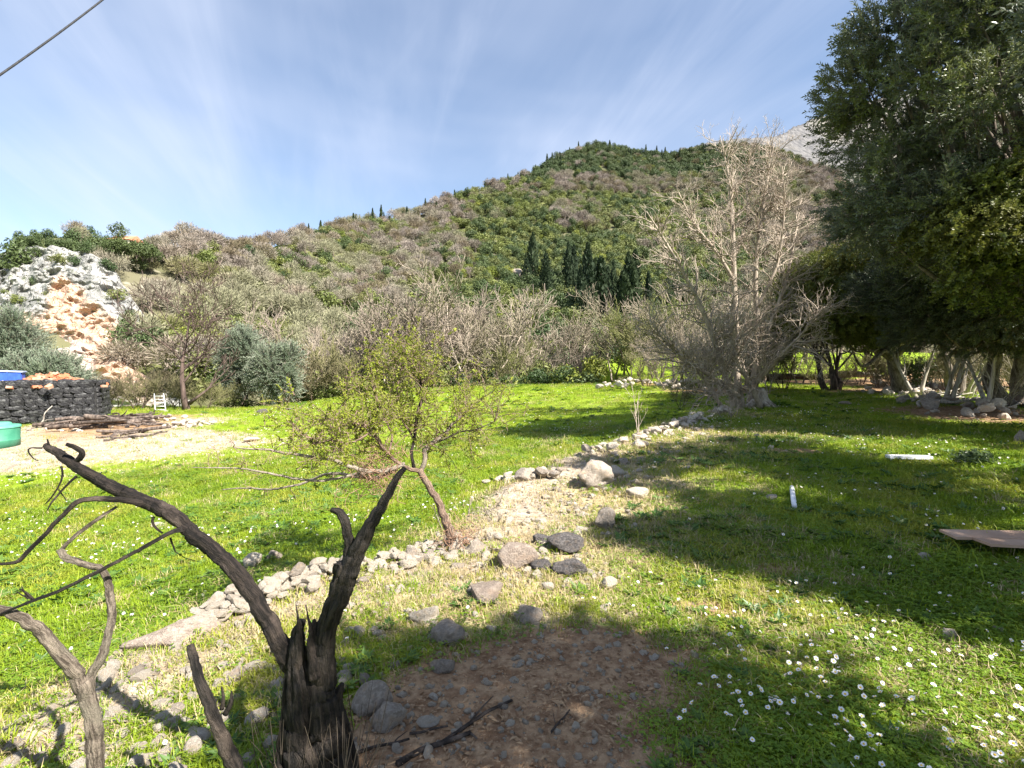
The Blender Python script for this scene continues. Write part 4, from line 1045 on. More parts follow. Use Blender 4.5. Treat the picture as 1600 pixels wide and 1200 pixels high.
K['lime'] = [bush_kind(251 + i, h, w, 620, 'scrub_lime', .22) for i, (h, w) in enumerate([(3.6, 4.2), (3.0, 4.4)])]
K['cypress'] = [cypress_kind(261 + i, h, w, 900) for i, (h, w) in enumerate([(12, 2.4), (13.5, 2.0), (10, 2.8)])]

def plant(name, kind, vi, loc, rotz, sc, label, cat, group=None):
    tr, cr = K[kind][vi % len(K[kind])]
    r = empty(name, loc, label, cat, group); r.rotation_euler = (0, 0, rotz); r.scale = sc if hasattr(sc, '__len__') else (sc,) * 3
    link('trunk', tr, r); c = link('crown', cr, r)
    return r

# --- the line of trees and bushes along the far edge of the meadow
rng = np.random.default_rng(301)
def at(px, depth): return np.array(((px - 800) / F * depth, depth, float(ground_z(np.array([(px - 800) / F * depth]), np.array([depth]))[0])))
ROW = 'leafless trees lining the far edge of the meadow'
for i, (px, dep, h, kind, lab) in enumerate([
        (745, 46.5, 1.42, 'valley_bare', 'wide pale bare tree standing tallest in the row behind the meadow'),
        (600, 48, 1.30, 'valley_bare', None), (660, 47, 1.32, 'valley_bare', None), (690, 52, 1.45, 'valley_bare', None), (820, 47.5, 1.2, 'valley_bare', None),
        (560, 50, 1.2, 'valley_bare', None), (505, 46, 1.35, 'valley_brown', 'purplish bare tree behind the second grey-green olive'),
        (465, 50, 1.5, 'valley_bare', None), (640, 44.5, 1.0, 'valley_brown', None), (790, 45.5, 1.05, 'valley_brown', None), (860, 49, 1.2, 'valley_bare', None),
        (720, 54, 1.5, 'valley_bare', None), (780, 53, 1.5, 'valley_bare', None), (615, 54, 1.5, 'valley_bare', None), (905, 47, 1.05, 'valley_bare', None), (990, 44, 1.15, 'valley_brown', None),
        (1030, 41, 1.35, 'valley_brown', None), (1060, 36, 1.1, 'valley_bare', None), (960, 47, 1.2, 'valley_bare', None), (530, 45, 1.0, 'valley_brown', None), (440, 45, 1.1, 'valley_brown', None)]):
    plant('bare_tree', kind, i, at(px, dep) - (0, 0, .2), rng.uniform(0, 6.28), h * ((1.38 + .25 * (590 < px < 800)) if kind == 'valley_bare' else 1.2), lab or 'bare grey-brown tree in the row lining the far edge of the meadow', 'tree', None if lab else ROW)
GB = 'green bushes at the foot of the valley trees'
for i, (px, dep, h, w, kind, lab) in enumerate([
        (930, 44.5, 1.1, 1.1, 'lime', 'rounded lime-green bush coming into leaf right of the row of bare trees'), (880, 44.2, .85, 1.0, 'lime', None), (975, 45.5, .9, .95, 'lime', None),
        (840, 43.8, .62, .85, 'dark', None), (880, 43.5, .55, .8, 'dark', None), (915, 43.2, .5, .9, 'dark', None), (800, 44, .5, .7, 'dark', None), (690, 44.5, .7, .7, 'olive', None),
        (725, 44, .55, .7, 'dark', None), (480, 47, .9, .9, 'dark', None), (555, 45.5, .75, .9, 'olive', None), (590, 44.5, .7, .7, 'lime', None), (630, 44.8, .6, .8, 'olive', None), (520, 44.5, .6, .8, 'olive', None),
        (660, 45, .6, .8, 'dark', None), (770, 44.3, .55, .8, 'olive', None), (850, 46, .9, .9, 'olive', None), (380, 42, .4, .7, 'olive', None), (350, 41, .35, .7, 'lime', None)]):
    sc = (w * .8, w * .8, h * .8)
    plant('green_bush', kind, i, at(px, dep) - (0, 0, .1), rng.uniform(0, 6.28), sc, lab or 'green bush at the foot of the bare trees beyond the meadow', 'bush', None if lab else GB)
# two silvery olives at the left of the row
leafy_tree('olive_tree', at(427, 38.5)[:2], (.3, 0, 2.7), (1.0, .9, 1.5), 10, 1000, 'silver', 'silvery olive with pale trunk at the far left end of the meadow', 'olive tree', seed=41, trunk_r=.22, trunk_h=1.1, clr=(.4, .7), sscale=(2.0, 3.0), bark='weathered', bottom=-.8)
leafy_tree('olive_tree', at(383, 42)[:2], (0, 0, 3.9), (1.15, 1.1, 2.1), 12, 1300, 'silver', 'darker upright olive just left of the silvery olive', 'olive tree', seed=43, trunk_r=.2, trunk_h=1.3, clr=(.45, .75), sscale=(2.0, 3.0), bark='dark_bark', bottom=-.8)
leafy_tree('olive_tree', at(52, 34)[:2], (.2, 0, 2.0), (2.3, 1.7, 1.25), 16, 2200, 'silver', 'wide silvery olive behind the dark stone wall', 'olive tree', seed=45, trunk_r=.2, trunk_h=1.0, clr=(.6, 1.0), sscale=(2.0, 3.0), bottom=-.8)
leafy_tree('olive_tree', at(5, 38)[:2], (0, 0, 4.3), (2.2, 1.6, 2.6), 16, 2200, 'silver', 'taller olive at the left edge behind the dark stone wall', 'olive tree', seed=47, trunk_r=.2, trunk_h=1.4, clr=(.6, 1.0), sscale=(2.0, 3.0), bottom=-.8)
# reddish bare tree by the ladder and the brown thicket round it
rb = at(292, 34.5)
out = []; rg = np.random.default_rng(404)
grow(rg, out, np.array((0, 0, -.3)), np.array((-.22, 0, 1)), 6.6, .20, 0, 3, (12, 7, 5), .85, .10, .12, .62, .22, .30)
grow(rg, out, np.array((.1, 0, .5)), np.array((1.0, .1, .8)), 3.6, .10, 0, 2, (6, 5), .7, .12, .15, .5, .2, .35)
rt = empty('bare_tree', rb, 'reddish-brown leafless tree with wide branches right of the white ladder', 'tree')
sub('trunk', branches_mesh('trunk', out, (0,), M['red_bark']), rt); sub('crown', branches_mesh('crown', out, (1, 2, 3), M['red_bark'], (8, 5, 4, 3, 3), .019), rt)
for i, (px, dep, s, lab) in enumerate([(215, 35.6, .72, 'brown bare bush sheltering the white ladder'), (180, 36.5, .66, None), (160, 37, .62, None), (262, 37, .62, None), (320, 37, .55, None), (355, 40, .6, None), (135, 36, .5, None), (280, 38.5, .75, None), (215, 39, .8, None), (400, 43, .8, None)]):
    plant('brown_bush', 'valley_brown', i, at(px, dep) - (0, 0, .1), rng.uniform(0, 6.28), (s * 1.15, s * 1.15, s * .9), lab or 'brown leafless bush in the thicket between stone wall and meadow', 'bush', None if lab else 'brown thicket behind the yard')
# bare thicket around the tall tree's foot
TH = 'pale leafless bushes round the tall bare tree'
for i, (px, dep, s, kind) in enumerate([(1080, 25, .62, 'valley_brown'), (1110, 22, .6, 'valley_bare'), (1045, 29, .7, 'valley_bare'), (1135, 24, .72, 'valley_bare'), (1010, 33, .62, 'valley_brown'), (1200, 26, .6, 'valley_bare'), (1225, 29, .7, 'valley_brown'),
                                        (1165, 28, .9, 'valley_bare'), (1250, 34, .9, 'valley_bare'), (1095, 30, .85, 'valley_bare'), (1120, 33, .95, 'valley_brown'), (1185, 35, 1.0, 'valley_bare'), (1240, 42, 1.2, 'valley_bare'), (1290, 45, 1.3, 'valley_bare'), (1065, 20.5, .3, 'valley_brown')]):
    plant('bare_bush', kind, i + 1, at(px, dep) - (0, 0, .1), rng.uniform(0, 6.28), s, 'pale leafless bush in the thicket round the tall bare tree', 'bush', TH)
rng2 = np.random.default_rng(333)
for i in range(20):
    bpx = rng2.uniform(1385, 1620); dep = rng2.uniform(23, 40); kd = ('valley_brown', 'valley_bare', 'valley_brown', 'dark')[i % 4]
    s_ = rng2.uniform(.40, .62) if kd != 'dark' else rng2.uniform(.25, .4)
    plant('bank_bush', kd, i, at(bpx, dep) - (0, 0, .1), rng2.uniform(0, 6.28), s_, 'tangled bush under the evergreens on the stony bank', 'bush', 'tangled bushes on the stony bank')
for i, (bpx, dep, s_) in enumerate([(1275, 31, .5), (1310, 29, .5), (1345, 31.5, .55), (1375, 28, .5), (1400, 25, .45)]):
    plant('bank_bush', 'valley_brown', i, at(bpx, dep) - (0, 0, .1), i * 1.1, s_, 'bare bush with spreading limbs at the dark end of the lawn', 'bush', 'bare bushes at the end of the lawn')
for i, (px, dep, s) in enumerate([(1205, 46, 1.0), (1260, 52, 1.15), (1150, 48, 1.0), (1310, 58, 1.3)]):
    plant('bare_tree', 'pale', i, at(px, dep) - (0, 0, .2), rng.uniform(0, 6.28), s * 1.5, 'straw-coloured bare tree behind the tall bare tree', 'tree', 'straw-coloured trees behind the tall tree')

# --- the wood on the hill
rng = np.random.default_rng(501)
N0 = 19000
yy = np.sqrt(rng.uniform(48 ** 2, 428 ** 2, N0)); tt_ = rng.uniform(-1.12, .80, N0); hx = yy * tt_
px, D, B, et, u = hill_uv(hx, yy)
hzv = hill_z(hx, yy)
ok = (u > .0) & (u < 1.03)
left = px < 235
ok &= ~((px < 186) & (u < .62) & (px > -450))
pyv = 570 - (hzv - CAMZ) / yy * F
z1 = fbm(hx / 45, yy / 45, oct=3, seed=91); z2 = fbm(hx / 14, yy / 14, oct=3, seed=95); r_ = rng.random(N0)
kind = np.full(N0, 'grey', dtype=object)
green = .78 + .75 * z1 + .55 * z2 + np.interp(px, [150, 400, 700, 820, 1000, 1150], [-.42, -.20, .02, .26, .30, -.10])
upper = (pyv < 292) & (px > 760) & (px < 1190)
green = np.where(upper, .95, green)
green = np.where((pyv > 285) & (pyv < 312) & (px > 860) & (px < 1120), .25, green)
green = np.where((px < 260) & (u > .75), .75, green); green = np.where((px > 235) & (px < 420) & (u > .6), .12, green)
green = np.where(px > 1190, .16, green)
isg = r_ < green; r2 = rng.random(N0)
kind = np.where(isg, np.where(r2 < np.where(upper | (px < 260), .95, .36 + .5 * z1), 'dark', np.where(r2 < .93, 'olive', 'lime')), np.where(r2 < .55 - .4 * z2, 'grey', np.where(r2 < .88, 'brown', 'pale'))).astype(object)
csk = ((u > .95) & (px > 480) & (px < 1120) & (rng.random(N0) < .14))
kind[csk] = 'cypress'
dens = np.where(upper, 2, .82 + .3 * z2); ok &= rng.random(N0) < dens
# clearings: pale rock outcrops
hx, yy, hzv, kind, px, pyv, u = [a[ok] for a in (hx, yy, hzv, kind, px, pyv, u)]
# cypress grove in the fold of the hill
gpx = np.concatenate([rng.uniform(905, 992, 34), rng.uniform(845, 905, 16), rng.uniform(1005, 1045, 6), rng.uniform(805, 850, 5)])
gdp = np.concatenate([rng.uniform(112, 150, 34), rng.uniform(128, 160, 16), rng.uniform(135, 150, 6), rng.uniform(150, 170, 5)])
gx = (gpx - 800) / F * gdp
hx = np.r_[hx, gx]; yy = np.r_[yy, gdp]; hzv = np.r_[hzv, hill_z(gx, gdp)]; kind = np.r_[kind, np.array(['grove'] * len(gx), object)]; px = np.r_[px, gpx]; u = np.r_[u, np.full(len(gx), .3)]
n = len(hx); size = rng.uniform(.72, 1.28, n) * (1 + .15 * (yy > 200)); rotz = rng.uniform(0, 6.283, n); var = rng.integers(0, 3, n)
size = np.where(kind == 'cypress', size * .5, size); size = np.where(kind == 'grove', rng.uniform(.5, 1.3, n), size)
size = np.where((px < 260) & (u > .7), size * .62, size); size = np.where((u < .06) , size * 1.1, size)
inview = (px > -30) & (px < 1380)
names = {'grey': ('bare_tree', 'grey leafless tree in the wood covering the hillside', 'grey bare trees of the hill wood'), 'brown': ('bare_tree', 'brownish leafless tree in the wood covering the hillside', 'brown bare trees of the hill wood'),
         'pale': ('bare_tree', 'straw-coloured leafless tree in the wood covering the hillside', 'pale bare trees of the hill wood'), 'dark': ('evergreen_tree', 'dark evergreen tree in the wood covering the hillside', 'dark evergreens of the hill wood'),
         'olive': ('evergreen_bush', 'olive-green bush in the wood covering the hillside', 'olive-green bushes of the hill wood'), 'lime': ('leafing_tree', 'lime-green tree coming into leaf in the hillside wood', 'lime-green trees of the hill wood'),
         'cypress': ('cypress_tree', 'small dark cypress on the skyline of the wooded hill', 'cypresses along the hill skyline'), 'grove': ('cypress_tree', 'tall dark cypress in the grove halfway up the slope', 'cypress grove on the slope')}
catg = {'grey': 'tree', 'brown': 'tree', 'pale': 'tree', 'dark': 'tree', 'olive': 'bush', 'lime': 'tree', 'cypress': 'cypress', 'grove': 'cypress'}
LIM = {'grey': 130, 'brown': 110, 'pale': 50, 'dark': 150, 'olive': 140, 'lime': 40, 'cypress': 90, 'grove': 100}
FARLAB = {'grey': 'far grey leafless trees massed over the hillside', 'brown': 'far brownish leafless trees massed over the hillside', 'pale': 'far straw-coloured leafless trees on the hillside',
          'dark': 'far dark evergreen trees massed on the upper hill', 'olive': 'far olive-green scrub massed over the hillside', 'lime': 'far lime-green trees scattered over the hillside', 'cypress': 'far small cypresses along the skyline'}
single = np.zeros(n, bool)
for kd, lim in LIM.items():
    c = np.where((kind == kd) & inview)[0]; c = c[np.argsort(-(size[c] / yy[c]))][:lim]; single[c] = True
for i in np.where(single)[0]:
    kd = kind[i]; nm, lab, grp = names[kd]
    plant(nm, 'cypress' if kd == 'grove' else kd, int(var[i]), (hx[i], yy[i], hzv[i] - .15), rotz[i], (float(size[i]) * (.75 + .6 * (i % 7) / 6),) * 2 + (float(size[i]),) if kd == 'grove' else float(size[i]), lab, catg[kd], grp)
for kd, nm in (('grey', 'far_grey_woods'), ('brown', 'far_brown_woods'), ('pale', 'far_pale_woods'), ('dark', 'far_evergreen_woods'), ('olive', 'far_olive_scrub'), ('lime', 'far_leafing_woods'), ('cypress', 'far_cypress_woods')):
    c = np.where((kind == kd) & ~single)[0]
    if not len(c): continue
    pr = [proto(kd + '_tree', joined(kd + '_tree', p)) for p in K[kd]]
    o = scatter(nm, 'hill_' + kd, np.c_[hx[c], yy[c], hzv[c] - .15], np.c_[np.zeros(len(c)), np.zeros(len(c)), rotz[c]], size[c], var[c] % len(pr), pr)
    tag(o, FARLAB[kd], 'woods')
rng = np.random.default_rng(560)
for i in range(54):
    bpx = 36 + 215 * (i + rng.uniform(-.4, .4)) / 54; dep = 74 + 14 * rng.random() + np.interp(bpx, [0, 250], [0, 12])
    x_ = (bpx - 800) / F * dep; z_ = max(float(hill_z(np.array([x_]), np.array([dep]))[0]), 1.6 + (570 - np.interp(bpx, [0, 60, 150, 250], [402, 384, 392, 402])) / F * dep)
    plant('evergreen_bush', 'dark' if rng.random() < .8 else 'olive', i, (x_, dep, z_ - .8), rng.uniform(0, 6.28), rng.uniform(.42, .72), 'dark evergreen bush on the brow above the quarried cliff', 'bush', 'evergreens on the cliff brow')
# shrubs clinging to the quarried cliff
for i, (cpx, v, s, kd) in enumerate([(25, .93, .3, 'dark'), (60, .9, .35, 'dark'), (95, .86, .45, 'olive'), (120, .88, .4, 'dark'), (55, .72, .3, 'dark'), (30, .62, .35, 'olive'), (185, .75, .5, 'olive'), (200, .6, .5, 'dark'), (215, .55, .55, 'olive'), (170, .93, .5, 'dark'), (140, .98, .45, 'dark'),
                                     (10, .70, .25, 'olive'), (75, .66, .22, 'olive'), (15, .42, .5, 'olive'), (205, .42, .4, 'brown'), (230, .35, .5, 'brown'), (250, .25, .5, 'brown'), (235, .18, .45, 'olive')]):
    a, b, c = cliff_pt(np.array([float(cpx)]), np.array([v]))
    plant('cliff_bush', kd, i, (a[0], b[0] + .2, c[0] - .3), i * 1.3, s * 1.15, 'small bush clinging to the pale quarried cliff', 'bush', 'bushes on the cliff')
# pale rocks showing through the wood
def rock_mesh(name, seed, mat, sub_=3, size=(1, 1, 1), rough=.28, cuts=5, sharp=.5):
    bm = bmesh.new(); bmesh.ops.create_icosphere(bm, subdivisions=sub_, radius=1.0)
    v = np.array([q.co[:] for q in bm.verts]); rg = np.random.default_rng(seed)
    for k in range(cuts):
        nn = rg.normal(size=3); nn /= np.linalg.norm(nn); h = rg.uniform(.45, .8); dd = v @ nn
        v = v - np.where(dd > h, (dd - h) * .88, 0)[:, None] * nn
    o3 = rg.uniform(0, 50, 3); s = 1.3
    f = fbm(v[:, 0] * s + o3[0], v[:, 1] * s + o3[1], v[:, 2] * s + o3[2], oct=4 if sub_ > 2 else 2, seed=seed)
    v = v * (1 + rough * f)[:, None] * np.array(size)
    for q, co in zip(bm.verts, v): q.co = co
    me = bpy.data.meshes.new(name); bm.to_mesh(me); bm.free(); me.materials.append(M[mat])
    me.polygons.foreach_set('use_smooth', [sub_ > 2] * len(me.polygons)); return me
for i, (a, dep, s, lab) in enumerate([(1000, 235, 4.0, 'pale rock outcrop showing through the trees above the cypress grove'), (808, 168, 3.2, 'pale rock outcrop left of the cypress grove'), (1003, 300, 3.0, 'small pale rock near the top of the wooded hill'), (1330, 150, 5, 'pale rock ledge on the slope beside the olive crown')]):
    x_ = (a - 800) / F * dep; z_ = float(hill_z(np.array([x_]), np.array([float(dep)]))[0])
    o = link('rock_outcrop', rock_mesh('rock_outcrop', 900 + i, 'lime_grey', 3, (1.3, .9, .95)), None, (x_, dep - 1.2, z_ + s * .5)); o.scale = (s * .55, s * .5, s * .6)
    tag(o, lab, 'rock')
# small house at the hilltop edge
hd = 96.; hx_ = (203 - 800) / F * hd; hz_ = float(hill_z(np.array([hx_]), np.array([hd]))[0])
ho = empty('house', (hx_, hd, hz_ - 2.9), 'low house with orange tiled roof peeking over the trees on the left hilltop', 'house')
mb = MB(); box(mb, (0, 0, 1.4), (3.6, 4, 2.8)); mb.build('wall', M['house'], ho, smooth=False)
mb = MB(); mb.add([(-2.1, -2.3, 2.8), (2.1, -2.3, 2.8), (2.1, 2.3, 2.8), (-2.1, 2.3, 2.8), (-2.1, 0, 3.9), (2.1, 0, 3.9)], [(0, 1, 5, 4), (2, 3, 4, 5), (1, 2, 5), (3, 0, 4), (0, 3, 2, 1)]); mb.build('roof', M['roof'], ho, smooth=False)
mb = MB(); box(mb, (.6, -2.02, 1.5), (.8, .06, 1.0)); mb.build('window', M['black'], ho, smooth=False)

# ------------------------------------------------------------------ yard at the left: stone wall, brick pile, crate, tank, ladder, logs
rng = np.random.default_rng(601)
A = at(150, 28.0); Bp = at(-40, 25.6)          # corner and the end beyond the frame
A = np.array((A[0], A[1], float(gz(A[0], A[1])) - .05)); 
wv = (Bp - A); wv[2] = 0; WL = np.linalg.norm(wv) + 6; wd_ = wv / np.linalg.norm(wv); ang = math.atan2(wd_[1], wd_[0])
WH = 1.95
wall = empty('stone_wall', A, 'dark dry-stone retaining wall with squared corner at the left edge', 'wall'); wall.rotation_euler = (0, 0, ang)
# local x runs along the wall to the left, local -y... faces the camera on the side of +y after rotation
face = 1.0 if (np.array((-wd_[1], wd_[0])) @ (-A[:2])) > 0 else -1.0
mb = MB(); box(mb, (WL / 2, -face * .36, WH / 2 - .2), (WL - .1, .62, WH + .30)); box(mb, (.36, -face * 2.0, WH / 2 - .2), (.60, 2.8, WH + .28))
mb.build('core', M['mortar'], wall, smooth=False)
def block_mesh(name, seed, mat):
    bm = bmesh.new(); bmesh.ops.create_cube(bm, size=2.0); bmesh.ops.subdivide_edges(bm, edges=list(bm.edges), cuts=2, use_grid_fill=True)
    rg = np.random.default_rng(seed)
    for q in bm.verts:
        c = np.array(q.co[:]); c = c * (1 - .10 * (np.abs(c).sum() > 2.4) - .06 * (np.abs(c).sum() > 2.9)) + rg.normal(size=3) * .075; q.co = c
    me = bpy.data.meshes.new(name); bm.to_mesh(me); bm.free(); me.materials.append(M[mat]); return me
blk = [block_mesh('stone', 640 + i, 'wall_stone') for i in range(6)]
def put(name, me, parent, loc, rot, sc):
    o = link(name, me, parent, loc); o.rotation_euler = rot; o.scale = sc; return o
course = 0; z = .02; cnt = 0
while z < WH + .05:
    h = rng.uniform(.2, .38); x = rng.uniform(-.02, .1)
    while x < WL and cnt < 210:
        w = rng.uniform(.2, .75)
        put('stone', blk[rng.integers(6)], wall, (x + w / 2, -face * .14 + face * rng.uniform(-.03, .035), z + h / 2), (rng.normal() * .08, rng.normal() * .10, rng.normal() * .14), (w * .50, .20, h * rng.uniform(.42, .62))); cnt += 1
        x += w
    y = .25
    while y < 3.0:
        w = rng.uniform(.3, .55)
        put('stone', blk[rng.integers(6)], wall, (.06 - rng.uniform(0, .05), -face * (y + w / 2), z + h / 2), (0, rng.normal() * .08, math.pi / 2 + rng.normal() * .1), (w * .49, .2, h * .49)); y += w
    z += h
# fill behind the wall
Rz = np.array(((math.cos(ang), -math.sin(ang)), (math.sin(ang), math.cos(ang))))
def wloc(x, y, z=0): q = Rz @ np.array((x, -face * y)); return np.array((A[0] + q[0], A[1] + q[1], A[2] + z))
mb = MB(); box(mb, (WL / 2 + .3, -face * 3.2, WH / 2 - .35), (WL - 1.0, 5.4, WH + .5)); o = mb.build('terrace', M['ground'], None, A, False); o.rotation_euler = (0, 0, ang); tag(o, kind='structure')
# coping stones along the top, paler
for i in range(16):
    put('stone', blk[i % 6], wall, (.35 + i * .52 + rng.normal() * .05, -face * rng.uniform(.2, .4), WH + .16), (rng.normal() * .1, rng.normal() * .1, rng.uniform(-.3, .3)), (.30, .28, .13))
# brick pile
bp = empty('brick_pile', wloc(2.1, 1.2, WH - .1), 'heap of broken orange bricks on top of the dark stone wall', 'brick pile'); bp.rotation_euler = (0, 0, ang)
bk = []
for i in range(4):
    mb = MB(); box(mb, (0, 0, 0), (.30, .20, .13), jit=.012, rng=rng); bk.append(mb.mesh('brick', M['brick'], False))
for i in range(230):
    u_ = rng.normal() * .95; v_ = rng.normal() * .5; top = .68 * math.exp(-(u_ / 1.3) ** 2 - (v_ / .75) ** 2) + .08 * rng.random()
    put('brick', bk[rng.integers(4)], bp, (u_, v_, max(.03, top * rng.uniform(.7, 1.0))), tuple(rng.uniform(-.7, .7, 2)) + (rng.uniform(0, 6.28),), (rng.uniform(.7, 1.15),) * 3)
# blue crate
bc = empty('blue_crate', wloc(4.1, .95, WH + .26), 'long blue plastic crate with pale rim on top of the dark stone wall', 'crate'); bc.rotation_euler = (.0, -.05, ang + .03)
mb = MB(); Lc, Wc, Hc = 1.75, .75, .5
for c, s in (((0, Wc / 2, Hc / 2), (Lc, .05, Hc)), ((0, -Wc / 2, Hc / 2), (Lc, .05, Hc)), ((Lc / 2, 0, Hc / 2), (.05, Wc - .06, Hc)), ((-Lc / 2, 0, Hc / 2), (.05, Wc - .06, Hc)), ((0, 0, .03), (Lc - .06, Wc - .06, .05))): box(mb, c, s)
for k in range(5): box(mb, (-.7 + k * .35, Wc / 2 + .035, Hc / 2), (.05, .03, Hc - .04))
for k in range(5): box(mb, (-.7 + k * .35, -Wc / 2 - .035, Hc / 2), (.05, .03, Hc - .04))
mb.build('body', M['blue'], bc, smooth=False)
mb = MB()
for c, s in (((0, Wc / 2 + .03, Hc + .03), (Lc + .14, .09, .06)), ((0, -Wc / 2 - .03, Hc + .03), (Lc + .14, .09, .06)), ((Lc / 2 + .03, 0, Hc + .032), (.09, Wc - .04, .06)), ((-Lc / 2 - .03, 0, Hc + .032), (.09, Wc - .04, .06))): box(mb, c, s)
mb.build('rim', M['blue_rim'], bc, smooth=False)
for i in range(7):
    o = put('rubble_stone', rock_mesh('rubble_stone', 700 + i, 'lime', 2, (1, .8, .7), .2), None, wloc(3.9 + i * .36, .35 + rng.normal() * .08, WH + .22), (0, 0, rng.uniform(0, 6)), (.2, .17, .15))
    tag(o, 'pale rubble stone lying on the wall top before the blue crate', 'stone', 'rubble on the stone wall')
o = put('orange_brick', bk[0], None, wloc(4.6, 1.6, WH + .62), (.2, .1, 1), (1.4, 1.4, 1.4)); o.location.z = wloc(0, 0, WH + .2)[2]
tag(o, 'single orange brick lying behind the blue crate', 'brick')
# green tank
g = G(-9, 699); tk = empty('green_tank', g - (0, 0, .03), 'round green plastic tank with domed pale lid at the left edge', 'tank')
dk = float(np.dot(g - np.array((0, 0, CAMZ)), np.array((0, CA, -SA)))); rt_ = 31 * dk / F; hk = 37 * dk / F
def lathe(prof, sides=40, m=0, mb=None):
    mb = mb or MB(); a = np.arange(sides) * 2 * math.pi / sides
    V = np.array([[(r * math.cos(t_), r * math.sin(t_), z) for t_ in a] for r, z in prof]).reshape(-1, 3); Fs = []
    for i in range(len(prof) - 1):
        for j in range(sides): Fs.append((i * sides + j, i * sides + (j + 1) % sides, (i + 1) * sides + (j + 1) % sides, (i + 1) * sides + j))
    mb.add(V, Fs, m); return mb
lathe([(.01, 0), (rt_ * .97, 0), (rt_ * .98, hk * .3), (rt_ * .99, hk * .32), (rt_ * .99, hk * .36), (rt_ * .97, hk * .38), (rt_, hk * .86), (rt_ * .99, hk * .9)]).build('body', M['green_tank'], tk)
lathe([(rt_ * 1.03, hk * .86), (rt_ * 1.03, hk * .93), (rt_ * .98, hk * .955), (rt_ * .70, hk * .97), (rt_ * .66, hk * 1.05), (rt_ * .60, hk * 1.075), (.01, hk * 1.09)]).build('lid', M['green_lid'], tk)
mb = lathe([(.004, 0), (.085, 0), (.085, .05), (.07, .05), (.065, .02), (.004, .02)], 20); o = mb.build('outlet', M['black'], tk)
dirv = Vector((20 * dk / F, -math.sqrt(max(.01, rt_ ** 2 - (20 * dk / F) ** 2)), 0)); o.rotation_euler = dirv.to_track_quat('Z', 'Y').to_euler(); o.location = dirv * .975 + Vector((0, 0, hk * .45))
# ladder leaning on the brown bush
lf = G(251, 643); dl = float(np.dot(lf - np.array((0, 0, CAMZ)), np.array((0, CA, -SA))))
la = empty('ladder', lf, 'short white ladder leaning against a brown bush by the yard', 'ladder')
topc = np.array((-11 * dl / F, .55, 27 * dl / F)); hw = 8 * dl / F
for s in (-1, 1):
    mb = MB(); tube(mb, np.array([(s * hw, 0, -.03), topc * .5 + (s * hw, 0, 0), topc + (s * hw * .9, 0, 0)]), .030, 6); mb.build('rail', M['alu'], la)
for k in range(5):
    mb = MB(); f_ = .10 + .19 * k; c = topc * f_; tube(mb, np.array([c + (-hw, 0, 0), c + (hw, 0, 0)]), .022, 6); mb.build('rung', M['alu'], la)
mb = MB(); box(mb, (hw * .7, -.02, .03), (hw * 3.4, .10, .06)); mb.build('foot_bar', M['alu'], la)

def log(name, p0, p1, r, mat, label, cat, group=None, bend=.06, forks=0, lift=.0):
    p0, p1 = np.array(p0, float), np.array(p1, float); L = np.linalg.norm(p1 - p0)
    mids = [p0 + (p1 - p0) * f + rng.normal(size=3) * bend * L * (1, 1, .4) for f in (.33, .66)]
    pts = smooth_path(np.array([p0, *mids, p1]), .08)
    pts[:, 2] = np.maximum(pts[:, 2], ground_z(pts[:, 0], pts[:, 1]) + r * .7)
    o_ = pts[0].copy(); mb = MB(); tube(mb, pts - o_, np.linspace(r, r * .6, len(pts)), 9, True, rough=.10, rng=rng)
    for k in range(forks):
        i = rng.integers(len(pts) // 4, len(pts) - 1); d = (p1 - p0) / L + rng.normal(size=3) * .6 + (0, 0, .25); e = pts[i] + d / np.linalg.norm(d) * L * rng.uniform(.2, .4); tube(mb, np.array([pts[i], (pts[i] + e) / 2 + rng.normal(size=3) * .03 * L, e]) - o_, [r * .5, r * .35, r * .15], 6, True)
    return tag(mb.build(name, M[mat], None, o_), label, cat, group)
LG = 'old branches heaped in the yard'
for i in range(34):
    cxp = rng.uniform(95, 250); cyp = 664 + rng.normal() * 6 + (cxp - 170) * -.03; c = G(cxp, cyp); a = rng.normal() * .35; L = rng.uniform(1.0, 2.8)
    v = np.array((math.cos(a), math.sin(a) * 1.4, rng.normal() * .08)) * L / 2; up_ = np.array((0, 0, rng.uniform(.08, .45) * math.exp(-((cxp - 175) / 60) ** 2)))
    log('fallen_branch', c - v + up_, c + v + up_, rng.uniform(.04, .13), 'log' if rng.random() < .7 else 'char_brown', 'old dead branch in the heap before the dark stone wall', 'branch', LG, forks=rng.integers(0, 3))
for i in range(9):
    cxp = rng.uniform(165, 250); c = G(cxp, 684 + rng.normal() * 3); a = rng.normal() * .3; L = rng.uniform(.5, 1.4); v = np.array((math.cos(a), math.sin(a), .06)) * L / 2
    log('fallen_branch', c - v + (0, 0, .06), c + v + (0, 0, .1), rng.uniform(.03, .08), 'log', 'old dead branch in the small heap on the bare yard ground', 'branch', 'small branch heap in the yard', forks=1)
c = G(56, 668); log('leaning_stick', c, c + (.5, .4, 1.05), .035, 'weathered', 'pale forked stick standing up before the dark wall', 'stick', forks=1)
for (a, b, w, h, lab) in ((180, 626, 2.0, .35, 'flat pinkish rock slab lying beyond the wall corner'), (205, 632, 1.2, .2, 'low pale rock slab right of the wall corner')):
    p = G(a, b + 4); o = put('rock_slab', rock_mesh('rock_slab', 780 + a, 'slab', 3, (1, .7, .3), .2), None, p + (0, 0, .05), (0, .1, .4), (w * .6, w * .5, h * 1.6)); tag(o, lab, 'rock')

